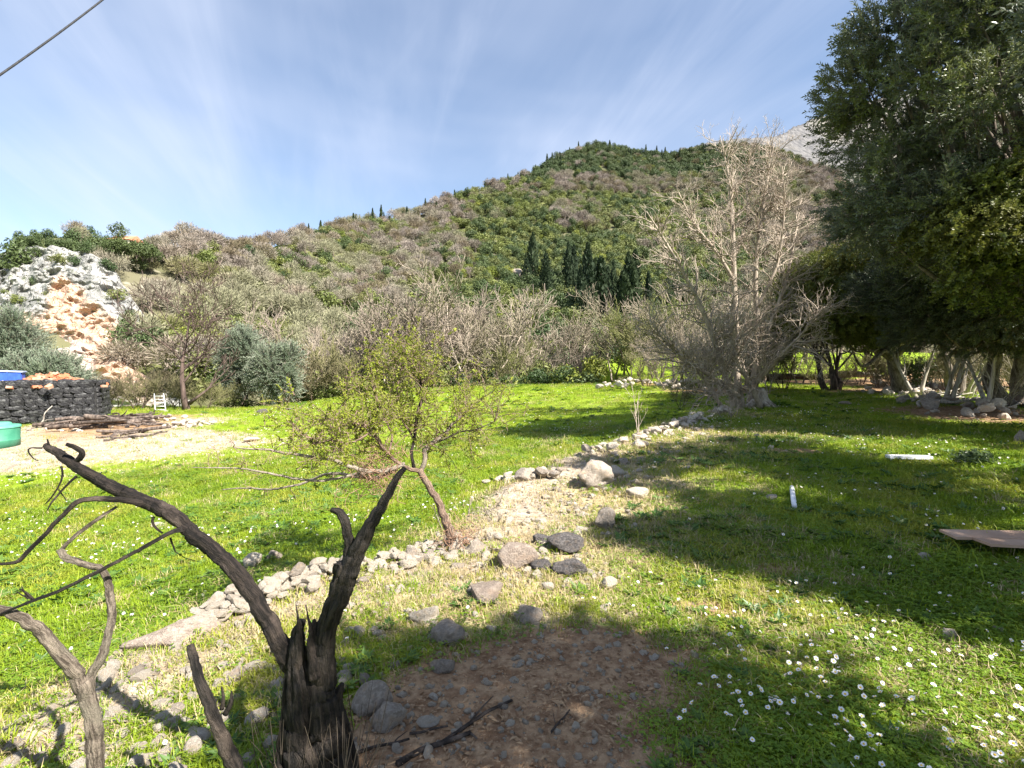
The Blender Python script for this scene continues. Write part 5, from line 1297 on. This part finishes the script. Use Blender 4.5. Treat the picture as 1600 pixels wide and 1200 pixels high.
# ------------------------------------------------------------------ stones
PR = [rock_mesh('pale_stone', 800 + i, 'lime', 2, (1, rg.uniform(.65, .95), rg.uniform(.5, .8)), .2, 7) for i in range(8)]
PG = [rock_mesh('grey_stone', 820 + i, 'lime_grey', 2, (1, rg.uniform(.65, .95), rg.uniform(.5, .8)), .2, 7) for i in range(6)]
def stone_at(name, me, x, y, r, rng, label, cat='stone', group=None, parent=None, sink=.25, zoff=0):
    b = np.zeros(3) if parent is None else np.array(parent.location)
    o = link(name, me, parent, np.array((x, y, gz(x, y) + r * (.5 - sink) + zoff)) - b)
    o.rotation_euler = (rng.normal() * .3, rng.normal() * .3, rng.uniform(0, 6.28)); o.scale = (r * rng.uniform(.85, 1.25), r * rng.uniform(.8, 1.1), r * rng.uniform(.75, 1.1))
    if label: tag(o, label, cat, group)
    return o
# individual boulders
def boulder(px, py, w, h, seed, mat, label, sub_=4, rough=.25, flat=1.0, sink=.35, rotz=0, shape=(1, .8, .8), cuts=7):
    p = G(px, py); d = float(np.dot(p - np.array((0, 0, CAMZ)), np.array((0, CA, -SA)))); W = w * d / F / 2; H = h * d / F / 2
    o = link('boulder', rock_mesh('boulder', seed, mat, sub_, shape, rough, cuts), None, p + np.array((0, W * .5, H * (1 - sink)))); o.rotation_euler = (0, 0, rotz); o.scale = (W * 1.05, W * flat, H * 1.3)
    return tag(o, label, 'rock')
boulder(258, 1018, 150, 66, 850, 'slab', 'large flat grey rock slab behind the sapling and charred stem', rough=.22, flat=.75, sink=.95, rotz=.35, shape=(1, .8, .75))
boulder(928, 766, 62, 46, 851, 'lime_grey', 'pitted grey boulder with a dark hole in the rubble by the lawn edge', rough=.42, sink=.15, cuts=5)
boulder(802, 893, 74, 46, 852, 'slab', 'rounded brownish boulder below the rubble, in sun', rough=.16, sink=.4, shape=(1, .9, .85))
boulder(758, 940, 70, 34, 853, 'slab', 'flat brown rock embedded in the grass before the rounded boulder', rough=.12, sink=.6, shape=(1, .9, .8))
boulder(884, 866, 60, 30, 854, 'lime_dark', 'dark angular rock farther of the pair at the shade edge', rough=.3, sink=.25)
boulder(895, 902, 56, 32, 855, 'lime_dark', 'dark angular rock nearer of the pair at the shade edge', rough=.3, sink=.25)
boulder(850, 853, 34, 20, 856, 'lime_dark', 'small dark rock left of the two dark angular rocks', rough=.3)
boulder(852, 894, 40, 22, 857, 'lime_dark', 'low dark stone between the rounded boulder and the dark rocks', rough=.3)
boulder(948, 830, 34, 36, 858, 'lime_grey', 'upright grey stone alone at the shade edge', rough=.35, sink=.15, cuts=8)
boulder(742, 868, 40, 28, 859, 'lime_grey', 'grey stone right of the thorn tree foot', rough=.3)
boulder(960, 745, 34, 18, 860, 'lime', 'pale stone touching the pitted boulder', rough=.3)
boulder(1000, 780, 40, 18, 861, 'lime', 'low cream stone right of the pitted boulder', rough=.25)
boulder(820, 752, 44, 24, 862, 'lime_grey', 'brownish block among white stones at the near end of the rubble row', rough=.2)
boulder(692, 1010, 60, 44, 863, 'lime_grey', 'grey stone cluster half sunk in shaded grass right of the charred tree', rough=.35, sink=.5)
boulder(665, 975, 50, 26, 864, 'lime', 'pale stone in the grass right of the charred trunk', rough=.3, sink=.4)
boulder(578, 1118, 70, 50, 865, 'lime_grey', 'grey stone against the right side of the charred trunk', rough=.3, sink=.4)
boulder(662, 1142, 44, 18, 866, 'lime', 'elongated pale stone on the brown earth', rough=.2, sink=.3, shape=(1, .5, .6))
boulder(690, 1052, 36, 24, 867, 'lime_grey', 'bluish grey stone lying on the shaded brown earth', rough=.25, sink=.4)
boulder(605, 1142, 60, 40, 868, 'lime_grey', 'low grey stone at the edge of the brown earth', rough=.3, sink=.5)
boulder(826, 975, 44, 30, 869, 'lime_grey', 'half-buried grey stone at the top of the brown earth', rough=.3, sink=.5)
boulder(1450, 880, 26, 16, 870, 'lime', 'cream stone alone in shaded grass left of the brown board', rough=.2)
boulder(1209, 782, 20, 10, 871, 'lime', 'small tan stone left of the white pipe', rough=.2)
boulder(1489, 1002, 28, 20, 872, 'lime', 'cream stone among daisies in the sunlit grass', rough=.2)
boulder(1565, 992, 20, 14, 873, 'lime', 'small cream stone at the right among daisies', rough=.2)
boulder(958, 922, 30, 24, 874, 'lime', 'pale chipped stone right of the dark rocks', rough=.3)
boulder(1323, 632, 22, 6, 875, 'slab', 'flat tan stone in the shaded lawn below the trees', rough=.12)
boulder(1596, 695, 16, 24, 876, 'lime_grey', 'upright grey stone at the right edge of the lawn', rough=.2, sink=.1)
boulder(1460, 640, 34, 22, 877, 'lime_grey', 'broad grey rock at the foot of the stony bank', rough=.25)
boulder(410, 647, 20, 8, 878, 'lime_dark', 'dark low lump on the meadow before the silvery olive', rough=.2, sink=.1)
boulder(449, 641, 14, 4, 879, 'lime_dark', 'small flat dark lump right of the silvery olive foot', rough=.2, sink=.1)
boulder(388, 691, 28, 8, 880, 'lime', 'white flat slab on a patch of bare soil in the meadow', rough=.08, sink=.1, shape=(1, .8, .6))
boulder(242, 826, 22, 10, 881, 'lime', 'white stone lying in the grass behind the charred limb', rough=.2)
boulder(393, 890, 30, 26, 882, 'lime', 'large tan stone above the white rubble', rough=.2, sink=.2)
boulder(424, 878, 26, 18, 883, 'lime_grey', 'brown stone right of the tan stone above the white rubble', rough=.2, sink=.2)
# the tumbled boundary wall: sections with their stones
def along(path, n, spread, rng):
    p = np.array(path, float); seg = np.linalg.norm(np.diff(p, axis=0), axis=1); cs_ = np.r_[0, np.cumsum(seg)]
    t_ = rng.uniform(0, cs_[-1], n); i = np.clip(np.searchsorted(cs_, t_) - 1, 0, len(seg) - 1); f = (t_ - cs_[i]) / seg[i]
    q = p[i] + (p[i + 1] - p[i]) * f[:, None]; return q + rng.normal(size=(n, 2)) * spread
def gxy(*pp): return [G(a, b)[:2] for a, b in pp]
rng = np.random.default_rng(711)
def rubble(label, path, n, spread, rr, pile, seed, pale=.8, group=None):
    rg = np.random.default_rng(seed); pts = along(path, n, spread, rg); c = pts.mean(0)
    root = empty('rubble_wall', (c[0], c[1], gz(*c)), label, 'rubble wall')
    r = np.sort(rg.uniform(0, 1, n) ** 1.7)[::-1] * (rr[1] - rr[0]) + rr[0]
    P_ = np.array(path, float)
    for k in range(n):
        x, y = pts[k]
        dmin = min(np.linalg.norm(np.array((x, y)) - (a + (b - a) * f)) for a, b in zip(P_[:-1], P_[1:]) for f in np.linspace(0, 1, 12))
        zo = pile * max(0, 1 - dmin / (spread * 2.2)) * rg.uniform(0, 1)
        me = PR[rg.integers(8)] if rg.random() < pale else PG[rg.integers(6)]
        stone_at('stone', me, x, y, r[k], rg, None, parent=root, zoff=zo, sink=.2)
    return root
rubble('heap of white stones left of the charred tree where the wall has collapsed', [(-2.06, 3.25), (-1.78, 3.62), (-1.45, 3.98), (-1.2, 4.2)], 150, .09, (.04, .095), .12, 1, .95)
rubble('scatter of cream stones of the fallen wall between charred tree and thorn tree', [(-1.15, 4.15), (-.8, 4.4), (-.5, 4.6), (-.3, 4.7)], 160, .2, (.025, .075), .03, 2, .95)
rubble('broad spill of small cream stones round the rounded boulder', [(-.3, 3.45), (.2, 4.1), (.45, 5.0), (.9, 6.1), (1.4, 7.2)], 260, .33, (.016, .055), .02, 12, .92)
rubble('strewn small pale stones under the sapling and burnt stick', [(-2.2, 1.9), (-1.7, 2.3), (-1.25, 2.7), (-.9, 3.1)], 240, .30, (.014, .05), .01, 13, .92)
rubble('thin line of cream stones between lawn and straw-coloured bank', [(1.6, 7.6), (2.8, 9.8), (4.4, 12.2), (5.8, 15)], 120, .35, (.03, .085), .02, 14, .92)
rubble('row of white stones at the meadow edge behind the thorn tree', gxy((765, 757), (800, 752), (850, 748), (890, 742)), 46, .10, (.05, .13), .12, 3)
rubble('long low line of white stones running towards the tall bare tree', gxy((895, 722), (940, 708), (1000, 690), (1060, 668), (1110, 650), (1140, 643)), 130, .17, (.06, .16), .15, 4)
rubble('mossy mound of rubble at the far end of the meadow beside the thicket', gxy((950, 606), (985, 598), (1030, 600), (1080, 610)), 60, .8, (.12, .34), .35, 5)
rubble('small heap of white stones at the meadow side of the yard', gxy((262, 667), (300, 664), (320, 665)), 70, .38, (.07, .17), .22, 6, .95)
rubble('low spill of stones and clods in front of the dark stone wall', gxy((60, 676), (120, 668), (200, 660), (260, 655)), 80, .9, (.06, .2), .12, 9, .45)
rubble('stony bank under the dark olive with grey and pale stones', gxy((1400, 612), (1440, 622), (1490, 634), (1540, 642), (1590, 655)), 110, .75, (.08, .26), .3, 7, .6)
rubble('scattered stones at the foot of the bent evergreens', gxy((1365, 602), (1400, 604), (1450, 606), (1520, 610)), 50, .8, (.1, .26), .25, 8, .6)
# loose stones
def loose(n, path, spread, rr, label, group, seed, pale=.75):
    rg = np.random.default_rng(seed); pts = along(path, n, spread, rg)
    for k in range(n):
        r = rr[0] + (rr[1] - rr[0]) * rg.random() ** 2.2
        stone_at('loose_stone', PR[rg.integers(8)] if rg.random() < pale else PG[rg.integers(6)], pts[k][0], pts[k][1], r, rg, label, 'stone', group, sink=.24)
loose(95, [(-1.9, 1.75), (-1.5, 2.2), (-1.1, 2.5)], .36, (.025, .082), 'pale stone in the stony grass round the sapling and charred stem', 'stones at the lower left', 21)
loose(32, [(-2.35, 2.1), (-2.1, 2.9)], .25, (.03, .09), 'pale stone in the grass left of the sapling', 'stones left of the sapling', 22)
loose(52, [(-.9, 2.9), (-.2, 3.3), (.2, 3.9), (.3, 4.6)], .28, (.02, .055), 'small cream stone between charred tree and rounded boulder', 'stones in the middle ground', 23, .85)
loose(84, [(.0, 4.9), (.7, 6.2), (1.4, 7.4), (2.0, 8.4)], .5, (.025, .10), 'small cream stone in the dry grass along the fallen wall', 'stones along the fallen wall', 24, .85)
loose(14, [(-.5, 2.0), (0, 2.35), (.4, 2.6), (.6, 3.0)], .26, (.012, .04), 'small stone lying on the brown earth in tree shade', 'stones on the brown earth', 25, .7)
loose(20, [(2.6, 9.2), (4.4, 12.4), (6.2, 15.6)], .6, (.03, .10), 'small cream stone in the strawy grass before the tall bare tree', 'stones in the strawy grass', 26, .85)

# ------------------------------------------------------------------ litter and small things on the lawn
def flat_box(name, px, py, L, W, H, rz, mat, label, cat, tilt=(0, 0), bev=.004, parent=None):
    p = G(px, py); bm = bmesh.new(); bmesh.ops.create_cube(bm, size=1.0)
    for v in bm.verts: v.co = Vector((v.co.x * L, v.co.y * W, v.co.z * H))
    bmesh.ops.bevel(bm, geom=list(bm.edges), offset=bev, segments=2, affect='EDGES')
    me = bpy.data.meshes.new(name); bm.to_mesh(me); bm.free(); me.materials.append(M[mat])
    o = link(name, me, parent, p + (0, 0, H / 2 + .05)); o.rotation_euler = (tilt[0], tilt[1], rz)
    return tag(o, label, cat) if label else o
o = flat_box('white_plank', 1420, 722, .62, .13, .05, -.12, 'grey_white', 'white plank lying in the shaded lawn left of the dark mound', 'plank', (.0, .0))
pp = G(1241, 798); pq = P(1237, 769, float(np.dot(pp - np.array((0, 0, CAMZ)), np.array((0, CA, -SA)))) + .32)
pq = G(1237, 769); mb = MB(); pa = np.array((0, 0, .05)); pb = pq - pp + np.array((0, 0, .055))
tube(mb, np.array([pa, (pa + pb) / 2, pb]), .026, 14); o = mb.build('white_pipe', M['white'], None, pp); tag(o, 'short white plastic pipe lying in the shaded lawn', 'pipe')
bd = empty('brown_board', G(1572, 862) + (0, 0, .08), 'cracked brown board lying on the lawn at the right edge', 'board')
mb = MB(); box(mb, (-.02, .07, .035), (.78, .19, .022), (.03, 0, -.06)); mb.build('board_half', M['board'], bd, smooth=False)
mb = MB(); box(mb, (.05, -.13, .03), (.70, .20, .022), (-.05, .02, -.10)); mb.build('board_half', M['board'], bd, smooth=False)
# pale weathered stump with roots beside the tall tree
sp = G(1188, 636); ds = float(np.dot(sp - np.array((0, 0, CAMZ)), np.array((0, CA, -SA)))); k_ = ds / F
stp = empty('tree_stump', sp, 'pale weathered stump with spreading roots at the foot of the tall bare tree', 'stump')
rng = np.random.default_rng(91)
mb = MB(); tube(mb, np.array([(0, 0, -.1), (0, 0, 10 * k_), (.02, 0, 22 * k_), (.04, 0, 30 * k_)]), np.array((15, 12, 8, 3)) * k_, 12, True, rough=.16, rng=rng)
for (a, h) in ((-.05, 31), (.08, 27), (.16, 24)): tube(mb, np.array([(a * .6, 0, 10 * k_), (a, 0, h * k_)]), np.array((6, 2)) * k_, 7, True, rough=.15, rng=rng)
mb.build('trunk', M['weathered'], stp)
for (dx, dy, w) in ((-32, -.35, 7), (-20, .2, 6), (22, -.2, 6), (30, .1, 5), (4, -.5, 6), (-12, -.5, 6), (14, -.45, 5)):
    mb = MB(); e = np.array((dx * k_, dy, 0)); pts = smooth_path(np.array([(dx * k_ * .1, dy * .1, 14 * k_), e * .35 + (0, 0, 8 * k_), e * .7 + (0, 0, 3 * k_), e + (0, 0, -.02)]), .06)
    tube(mb, pts, np.linspace(w * k_, w * k_ * .45, len(pts)), 9, True, rough=.14, rng=rng); mb.build('root', M['weathered'], stp)
# leafy green weed beside the stump
wp = G(1217, 636); kw = float(wp[1]) / F; mb = MB()
for i in range(60):
    a = rng.uniform(0, 6.28); e = rng.uniform(.2, 1); bse = np.array((math.cos(a) * .22 * e, math.sin(a) * .2 * e, rng.uniform(.02, .18)))
    leaf_faces(mb, bse, np.array((math.cos(a), math.sin(a), rng.uniform(.1, .9))), np.array((0, 0, 1.)), rng.uniform(.10, .2), .07)
tag(mb.build('green_weed', M['clover'], None, wp, False), 'leafy green weed growing beside the pale stump', 'plant')
# thin pale sapling in the meadow, dead shrub beside the thorn tree
def thin_tree(name, px, py, hpx, seed, mat, label, cat, kids=(5, 3), r=.012, stems=2, spread=.15, L=1.0):
    p = G(px, py); d = float(np.dot(p - np.array((0, 0, CAMZ)), np.array((0, CA, -SA)))); h = hpx * d / F; rg = np.random.default_rng(seed); out = []
    for s in range(stems): grow(rg, out, np.array((rg.normal() * .03 * stems, rg.normal() * .03 * stems, -.05)), np.array((rg.normal() * spread, rg.normal() * spread, 1)), h * rg.uniform(.7, 1), r, 0, 2, kids, .6, .12, .1, .42 * L, .3, .2)
    root = empty(name, p, label, cat); sub('stem', branches_mesh('stem', out, (0,), M[mat], (6, 4, 3, 3, 3), .003), root); sub('twigs', branches_mesh('twigs', out, (1, 2), M[mat], (6, 4, 3, 3, 3), .0028), root, 'stuff'); return root
thin_tree('young_sapling', 1000, 680, 82, 5, 'pale_twig', 'thin pale leafless sapling at the meadow edge of the white stone line', 'sapling')
thin_tree('dead_shrub', 746, 815, 44, 8, 'grey_bark', 'small dead twiggy shrub right of the thorn tree', 'shrub', (4, 3), .008, 6, .5)
thin_tree('dead_shrub', 1142, 655, 40, 12, 'bare_bark', 'low twiggy shrub at the end of the white stone line', 'shrub', (5, 3), .012, 6, .6)
for i, (a, b) in enumerate(((1560, 620), (1590, 600), (1530, 600), (1575, 560))):
    thin_tree('bare_shrub', a, b + 18, 110, 60 + i, 'grey_bark', ('grey bare shrub with long slanting shoots on the stony bank', 'grey bare shrub at the right edge behind the split trunk', 'thin bare shrub left of the split trunk', 'bare shrub rising behind the right edge trunk')[i], 'shrub', (7, 4), .025, 6, .65, 1.1)
for i, (a, b, h, lab) in enumerate(((1436, 622, 120, 'slender leaning pale trunk under the olives nearest the lawn'), (1482, 632, 130, 'slender forked pale trunk among the stones of the bank'), (1512, 622, 115, 'slender upright trunk behind the forked pale one'), (1545, 640, 140, 'pale slender trunk beside the split trunk at the right edge'))):
    thin_tree('slender_tree', a, b, h, 160 + i, 'weathered', lab, 'tree', (6, 4), .085, 2, .28, 1.0)
# fallen trunk and branches under the trees at the far end of the lawn
rng = np.random.default_rng(95)
log('fallen_log', at(1300, 33) + (0, 0, .45), at(1368, 32) + (0, 0, .5), .26, 'weathered', 'pale fallen trunk lying across the end of the lawn', 'log', forks=2)
log('fallen_log', at(1190, 36) + (0, 0, .3), at(1295, 35) + (0, 0, .3), .28, 'dark_bark', 'dark fallen trunk lying left of the pale one', 'log')
for i in range(14):
    a = rng.uniform(1380, 1600); c = G(a, 612 + (a - 1380) * .16 + rng.normal() * 5); t_ = rng.normal() * .5; L = rng.uniform(.8, 2.2); v = np.array((math.cos(t_), math.sin(t_), .05)) * L / 2
    log('fallen_branch', c - v + (0, 0, .1), c + v + (0, 0, rng.uniform(.1, .4)), rng.uniform(.025, .06), 'weathered', 'grey dead branch lying on the stony bank under the olives', 'branch', 'dead branches on the stony bank', forks=1)
ST = 'sticks on the brown earth'
for (x0, y0, x1, y1, w, lab) in ((690, 1165, 800, 1100, .011, 'long dark stick lying on the brown earth'), (620, 1198, 735, 1150, .013, 'thick dark stick at the bottom of the brown earth'), (735, 1150, 745, 1160, .006, None), (860, 1150, 890, 1115, .005, None), (640, 1150, 700, 1140, .006, None), (560, 1180, 640, 1160, .008, None)):
    log('stick', G(x0, y0) + (0, 0, .01), G(x1, y1) + (0, 0, .015), w, 'char_brown', lab or 'short dark stick lying on the brown earth', 'stick', None if lab else ST, .03, 1)
c = P(160, 0, 9.0); c0 = P(0, 117, 7.2)
dv = c - c0; pts = np.array([c0 + dv * f + np.array((0, 0, .12 * (f - .0) * (f - 1.0) * .6)) for f in np.linspace(-3, 5, 60)])
mb = MB(); tube(mb, pts - pts[30], .015, 8); tag(mb.build('overhead_cable', M['black'], None, pts[30]), 'black cable crossing the sky in the upper left corner', 'cable')
# dark mound of shrub right of the plank
mp = G(1520, 726)
plant('dark_bush', 'dark', 1, mp - (0, 0, .1), 1.0, (.24, .16, .07), 'low dark bush hugging the lawn right of the white plank', 'bush')

# ------------------------------------------------------------------ grass, clover, daisies, pebbles and leaf litter
rng = np.random.default_rng(801)
def tuft_mesh(name, n, h, spread, w, lean):
    mb = MB()
    for i in range(n):
        a = rng.uniform(0, 6.283); r = spread * math.sqrt(rng.random()); b = np.array((math.cos(a) * r, math.sin(a) * r, -.008)); t_ = rng.uniform(0, 6.283)
        d = np.array((math.cos(t_), math.sin(t_), 0)); s = np.array((-math.sin(t_), math.cos(t_), 0)) * w * rng.uniform(.6, 1.1); H = h * rng.uniform(.5, 1.1); l = lean * rng.uniform(.3, 1.2)
        p1 = b + d * H * l * .35 + (0, 0, H * .6); p2 = b + d * H * l * 1.1 + (0, 0, H * (1 - .35 * l))
        mb.add([b - s * .5, b + s * .5, p1 + s * .42, p1 - s * .42, p2], [(0, 1, 2, 3), (3, 2, 4)])
    return mb.mesh(name, M['grass'], False)
def clover_mesh(name, n, h, spread, s):
    mb = MB()
    for i in range(n):
        a = rng.uniform(0, 6.283); r = spread * math.sqrt(rng.random()); c = np.array((math.cos(a) * r, math.sin(a) * r, h * rng.uniform(.5, 1.1)))
        for k in range(3):
            t_ = k * 2.094 + rng.uniform(-.2, .2) + i; d = np.array((math.cos(t_), math.sin(t_), rng.uniform(-.15, .35))); leaf_faces(mb, c, d, np.array((0, 0, 1.)), s * rng.uniform(.8, 1.2), s * .85, fold=.15)
    return mb.mesh(name, M['clover'], False)
def rosette_mesh():
    mb = MB()
    for i in range(11):
        a = i * 2.4; d = np.array((math.cos(a), math.sin(a), rng.uniform(.15, .6))); leaf_faces(mb, np.array((0, 0, .004)), d, np.array((0, 0, 1.)), rng.uniform(.04, .075), .022, fold=.2)
    return mb.mesh('weed_rosette', M['weed'], False)
TU = [proto('grass_tuft', tuft_mesh('grass_tuft', 26, h, .075, .0042, l)) for h, l in ((.045, .8), (.06, .9), (.035, 1.1))] + [proto('clover', clover_mesh('clover', 16, .025, .07, .0095)), proto('straw_tuft', tuft_mesh('straw_tuft', 16, .055, .07, .003, 1.3)), proto('weed_rosette', rosette_mesh())]
TU[4].data.materials.clear(); TU[4].data.materials.append(M['straw'])
def sample_sector(n, r0, r1, a0=-1.3, a1=1.3, pw=1.0):
    r = (r0 ** pw + (r1 ** pw - r0 ** pw) * rng.random(n)) ** (1 / pw); a = rng.uniform(a0, a1, n); return r * np.sin(a), r * np.cos(a), r
def sow(n, r0, r1, pw, smul):
    x, y, r = sample_sector(n, r0, r1, pw=pw)
    dm, sm, gm_ = dirt_mask(x, y), straw_mask(x, y), grav_mask(x, y)
    nz = .5 + .5 * fbm(x * 1.4, y * 1.4, oct=3, seed=55)
    p_ = np.clip(1 - 1.25 * np.clip(dm + (nz - .5) * .8, 0, 1), 0, 1) * (1 - .72 * gm_) * (1 - .45 * sm)
    k = rng.random(n) < p_
    x, y, r, sm, nz, gm_ = x[k], y[k], r[k], sm[k], nz[k], gm_[k]; m = len(x)
    idx = rng.integers(0, 3, m); idx = np.where(rng.random(m) < .12 + .35 * (fbm(x * .8, y * .8, oct=2, seed=58) > .12), 3, idx)
    idx = np.where(rng.random(m) < .05 + .55 * sm + .25 * gm_, 4, idx)
    idx = np.where(rng.random(m) < .02 + .10 * (fbm(x * .6 + 9, y * .6, oct=2, seed=60) > .2), np.where(gm_ < .3, 5, 0), idx)
    idx = np.where((rng.random(m) < .25) & (fbm(x * .9 - 4, y * .9, oct=3, seed=63) > .34), 4, idx)
    s = smul(r) * rng.uniform(.6, 1.5, m) * (.75 + .5 * nz)
    return np.c_[x, y, ground_z(x, y)], np.c_[rng.normal(size=(m, 2)) * .12, rng.uniform(0, 6.28, m)], s, idx
a = sow(40000, .9, 5.5, 1.3, lambda r: .85 + .10 * r)
b = sow(56000, 5.5, 17, 1.25, lambda r: 1.0 + .085 * r)
c = sow(42000, 17, 48, 1.3, lambda r: 1.2 + .055 * r)
o = scatter('grass', 'grass', *[np.concatenate(q) for q in zip(a, b, c)], TU); tag(o, 'short bright grass and clover covering the meadow and lawn', 'grass')
# leaf litter and pebbles
LT = []
for i in range(4):
    mb = MB()
    for k in range(7):
        a_ = rng.uniform(0, 6.28); leaf_faces(mb, np.array((rng.normal() * .04, rng.normal() * .04, .003 + .006 * rng.random())), np.array((math.cos(a_), math.sin(a_), rng.normal() * .2)), np.array((0, 0, 1.)) + rng.normal(size=3) * .3, rng.uniform(.015, .035), rng.uniform(.005, .013))
    LT.append(proto('leaf_litter', mb.mesh('leaf_litter', M['litter'], False)))
x, y, r = sample_sector(16000, 1.2, 30, pw=.7); k = rng.random(len(x)) < dirt_mask(x, y) * 1.1 + .04
x, y, r = x[k], y[k], r[k]; m = len(x)
tag(scatter('leaf_litter', 'litter', np.c_[x, y, ground_z(x, y)], np.c_[np.zeros((m, 2)), rng.uniform(0, 6.28, m)], rng.uniform(.7, 1.4, m) * (1 + r * .06), rng.integers(0, 4, m), LT), 'dry brown leaves scattered over the bare earth under the trees', 'leaf litter')
PB = [proto('pebble', rock_mesh('pebble', 880 + i, 'pebble', 1, (1, .8, .6), .2, 4)) for i in range(4)]
x, y, r = sample_sector(110000, 1.2, 26, pw=.8); k = rng.random(len(x)) < np.clip(.5 * dirt_mask(x, y) * (r < 6) + .12 * dirt_mask(x, y) + .75 * grav_mask(x, y) + .45 * straw_mask(x, y), 0, .8) * .5
x, y, r = x[k], y[k], r[k]; m = len(x)
tag(scatter('pebbles', 'pebbles', np.c_[x, y, ground_z(x, y) + .002], rng.normal(size=(m, 3)) * (.3, .3, 3), (.005 + .020 * rng.random(m) ** 3) * (1 + .12 * r), rng.integers(0, 4, m), PB), 'small pale pebbles strewn along the fallen wall and the bare earth', 'pebbles')
# daisies
def daisy_mesh(name, seed):
    rg = np.random.default_rng(seed); mb = MB(); n = 13; tilt = np.array(Euler((rg.uniform(-.3, .75), rg.uniform(-.55, .55), 0)).to_matrix()); top = np.array((rg.normal() * .008, rg.normal() * .008, rg.uniform(.045, .065)))
    for k in range(n):
        a_ = k * 6.283 / n + rg.normal() * .07; d = np.array((math.cos(a_), math.sin(a_), 0)); s = np.array((-math.sin(a_), math.cos(a_), 0)) * .0032; L = rg.uniform(.0105, .0135); z_ = rg.uniform(.0, .005)
        q = np.array([d * .002 - s * .6, d * .002 + s * .6, d * L * .75 + s * 1.1 + (0, 0, z_), d * L + (0, 0, z_ * 1.2), d * L * .75 - s * 1.1 + (0, 0, z_)]) @ tilt.T + top
        mb.add(q, [(0, 1, 2, 3, 4)], 0)
    m_ = lathe([(.0045, .0005), (.0040, .0022), (.002, .0034), (.0002, .0037)], 8); v = m_.v[0] @ tilt.T + top; mb.add(v, m_.f, 1)
    tube(mb, np.array([(0, 0, -.01), top * (.3, .3, .6), top]), .0011, 4, False, 2)
    return mb.mesh(name, [M['petal'], M['yolk'], M['stalk']], False)
DY = [daisy_mesh('daisy', i) for i in range(5)]
cl = [(G(a, b)[:2], s) for a, b, s in ((1390, 980, .35), (1180, 1090, .22), (1170, 1110, .15), (1260, 940, .15), (1330, 970, .25), (1290, 1080, .3), (1440, 1080, .35), (1560, 1120, .3), (1420, 1180, .3), (1110, 980, .12), (1550, 1010, .3), (1480, 930, .4), (1300, 1150, .25), (1550, 1180, .3), (1060, 920, .2), (1440, 800, .6), (1560, 760, .9), (1350, 830, .6), (90, 1000, .25), (300, 930, .2))]
wgt = np.array([6, 7, 4, 5, 7, 6, 6, 6, 7, 3, 5, 4, 4, 6, 3, 3, 3, 2, 4, 2], float); wgt /= wgt.sum()
ci = rng.choice(len(cl), 300, p=wgt); ang_ = rng.uniform(0, 6.28, 300)
dx = np.array([cl[i][0] for i in ci]) + rng.normal(size=(300, 2)) * np.array([cl[i][1] for i in ci])[:, None] * .95
for k in range(300):
    x, y = dx[k]
    o = link('daisy', DY[k % 5], None, (x, y, gz(x, y) + .004)); o.rotation_euler = (0, 0, ang_[k]); o.scale = (rng.uniform(.75, 1.1),) * 3
    tag(o, 'small white daisy with yellow centre open in the near grass', 'daisy', 'daisies in the near grass')
x, y, r = sample_sector(26000, 2.5, 34, pw=1.0); f_ = fbm(x * .45, y * .45, oct=3, seed=66); k = (rng.random(len(x)) < sstep(.0, .4, f_) * .5 + .03) & (dirt_mask(x, y) < .3) & (grav_mask(x, y) < .35)
x, y, r = x[k], y[k], r[k]; m = len(x)
DP = [proto('daisy_head', d) for d in DY]
tag(scatter('daisies', 'daisies', np.c_[x, y, ground_z(x, y) + .004], np.c_[np.zeros((m, 2)), rng.uniform(-.6, .6, m)], rng.uniform(.8, 1.15, m) * (1 + .02 * r), rng.integers(0, 5, m), DP), 'white daisies speckling the farther lawn and meadow', 'daisies')
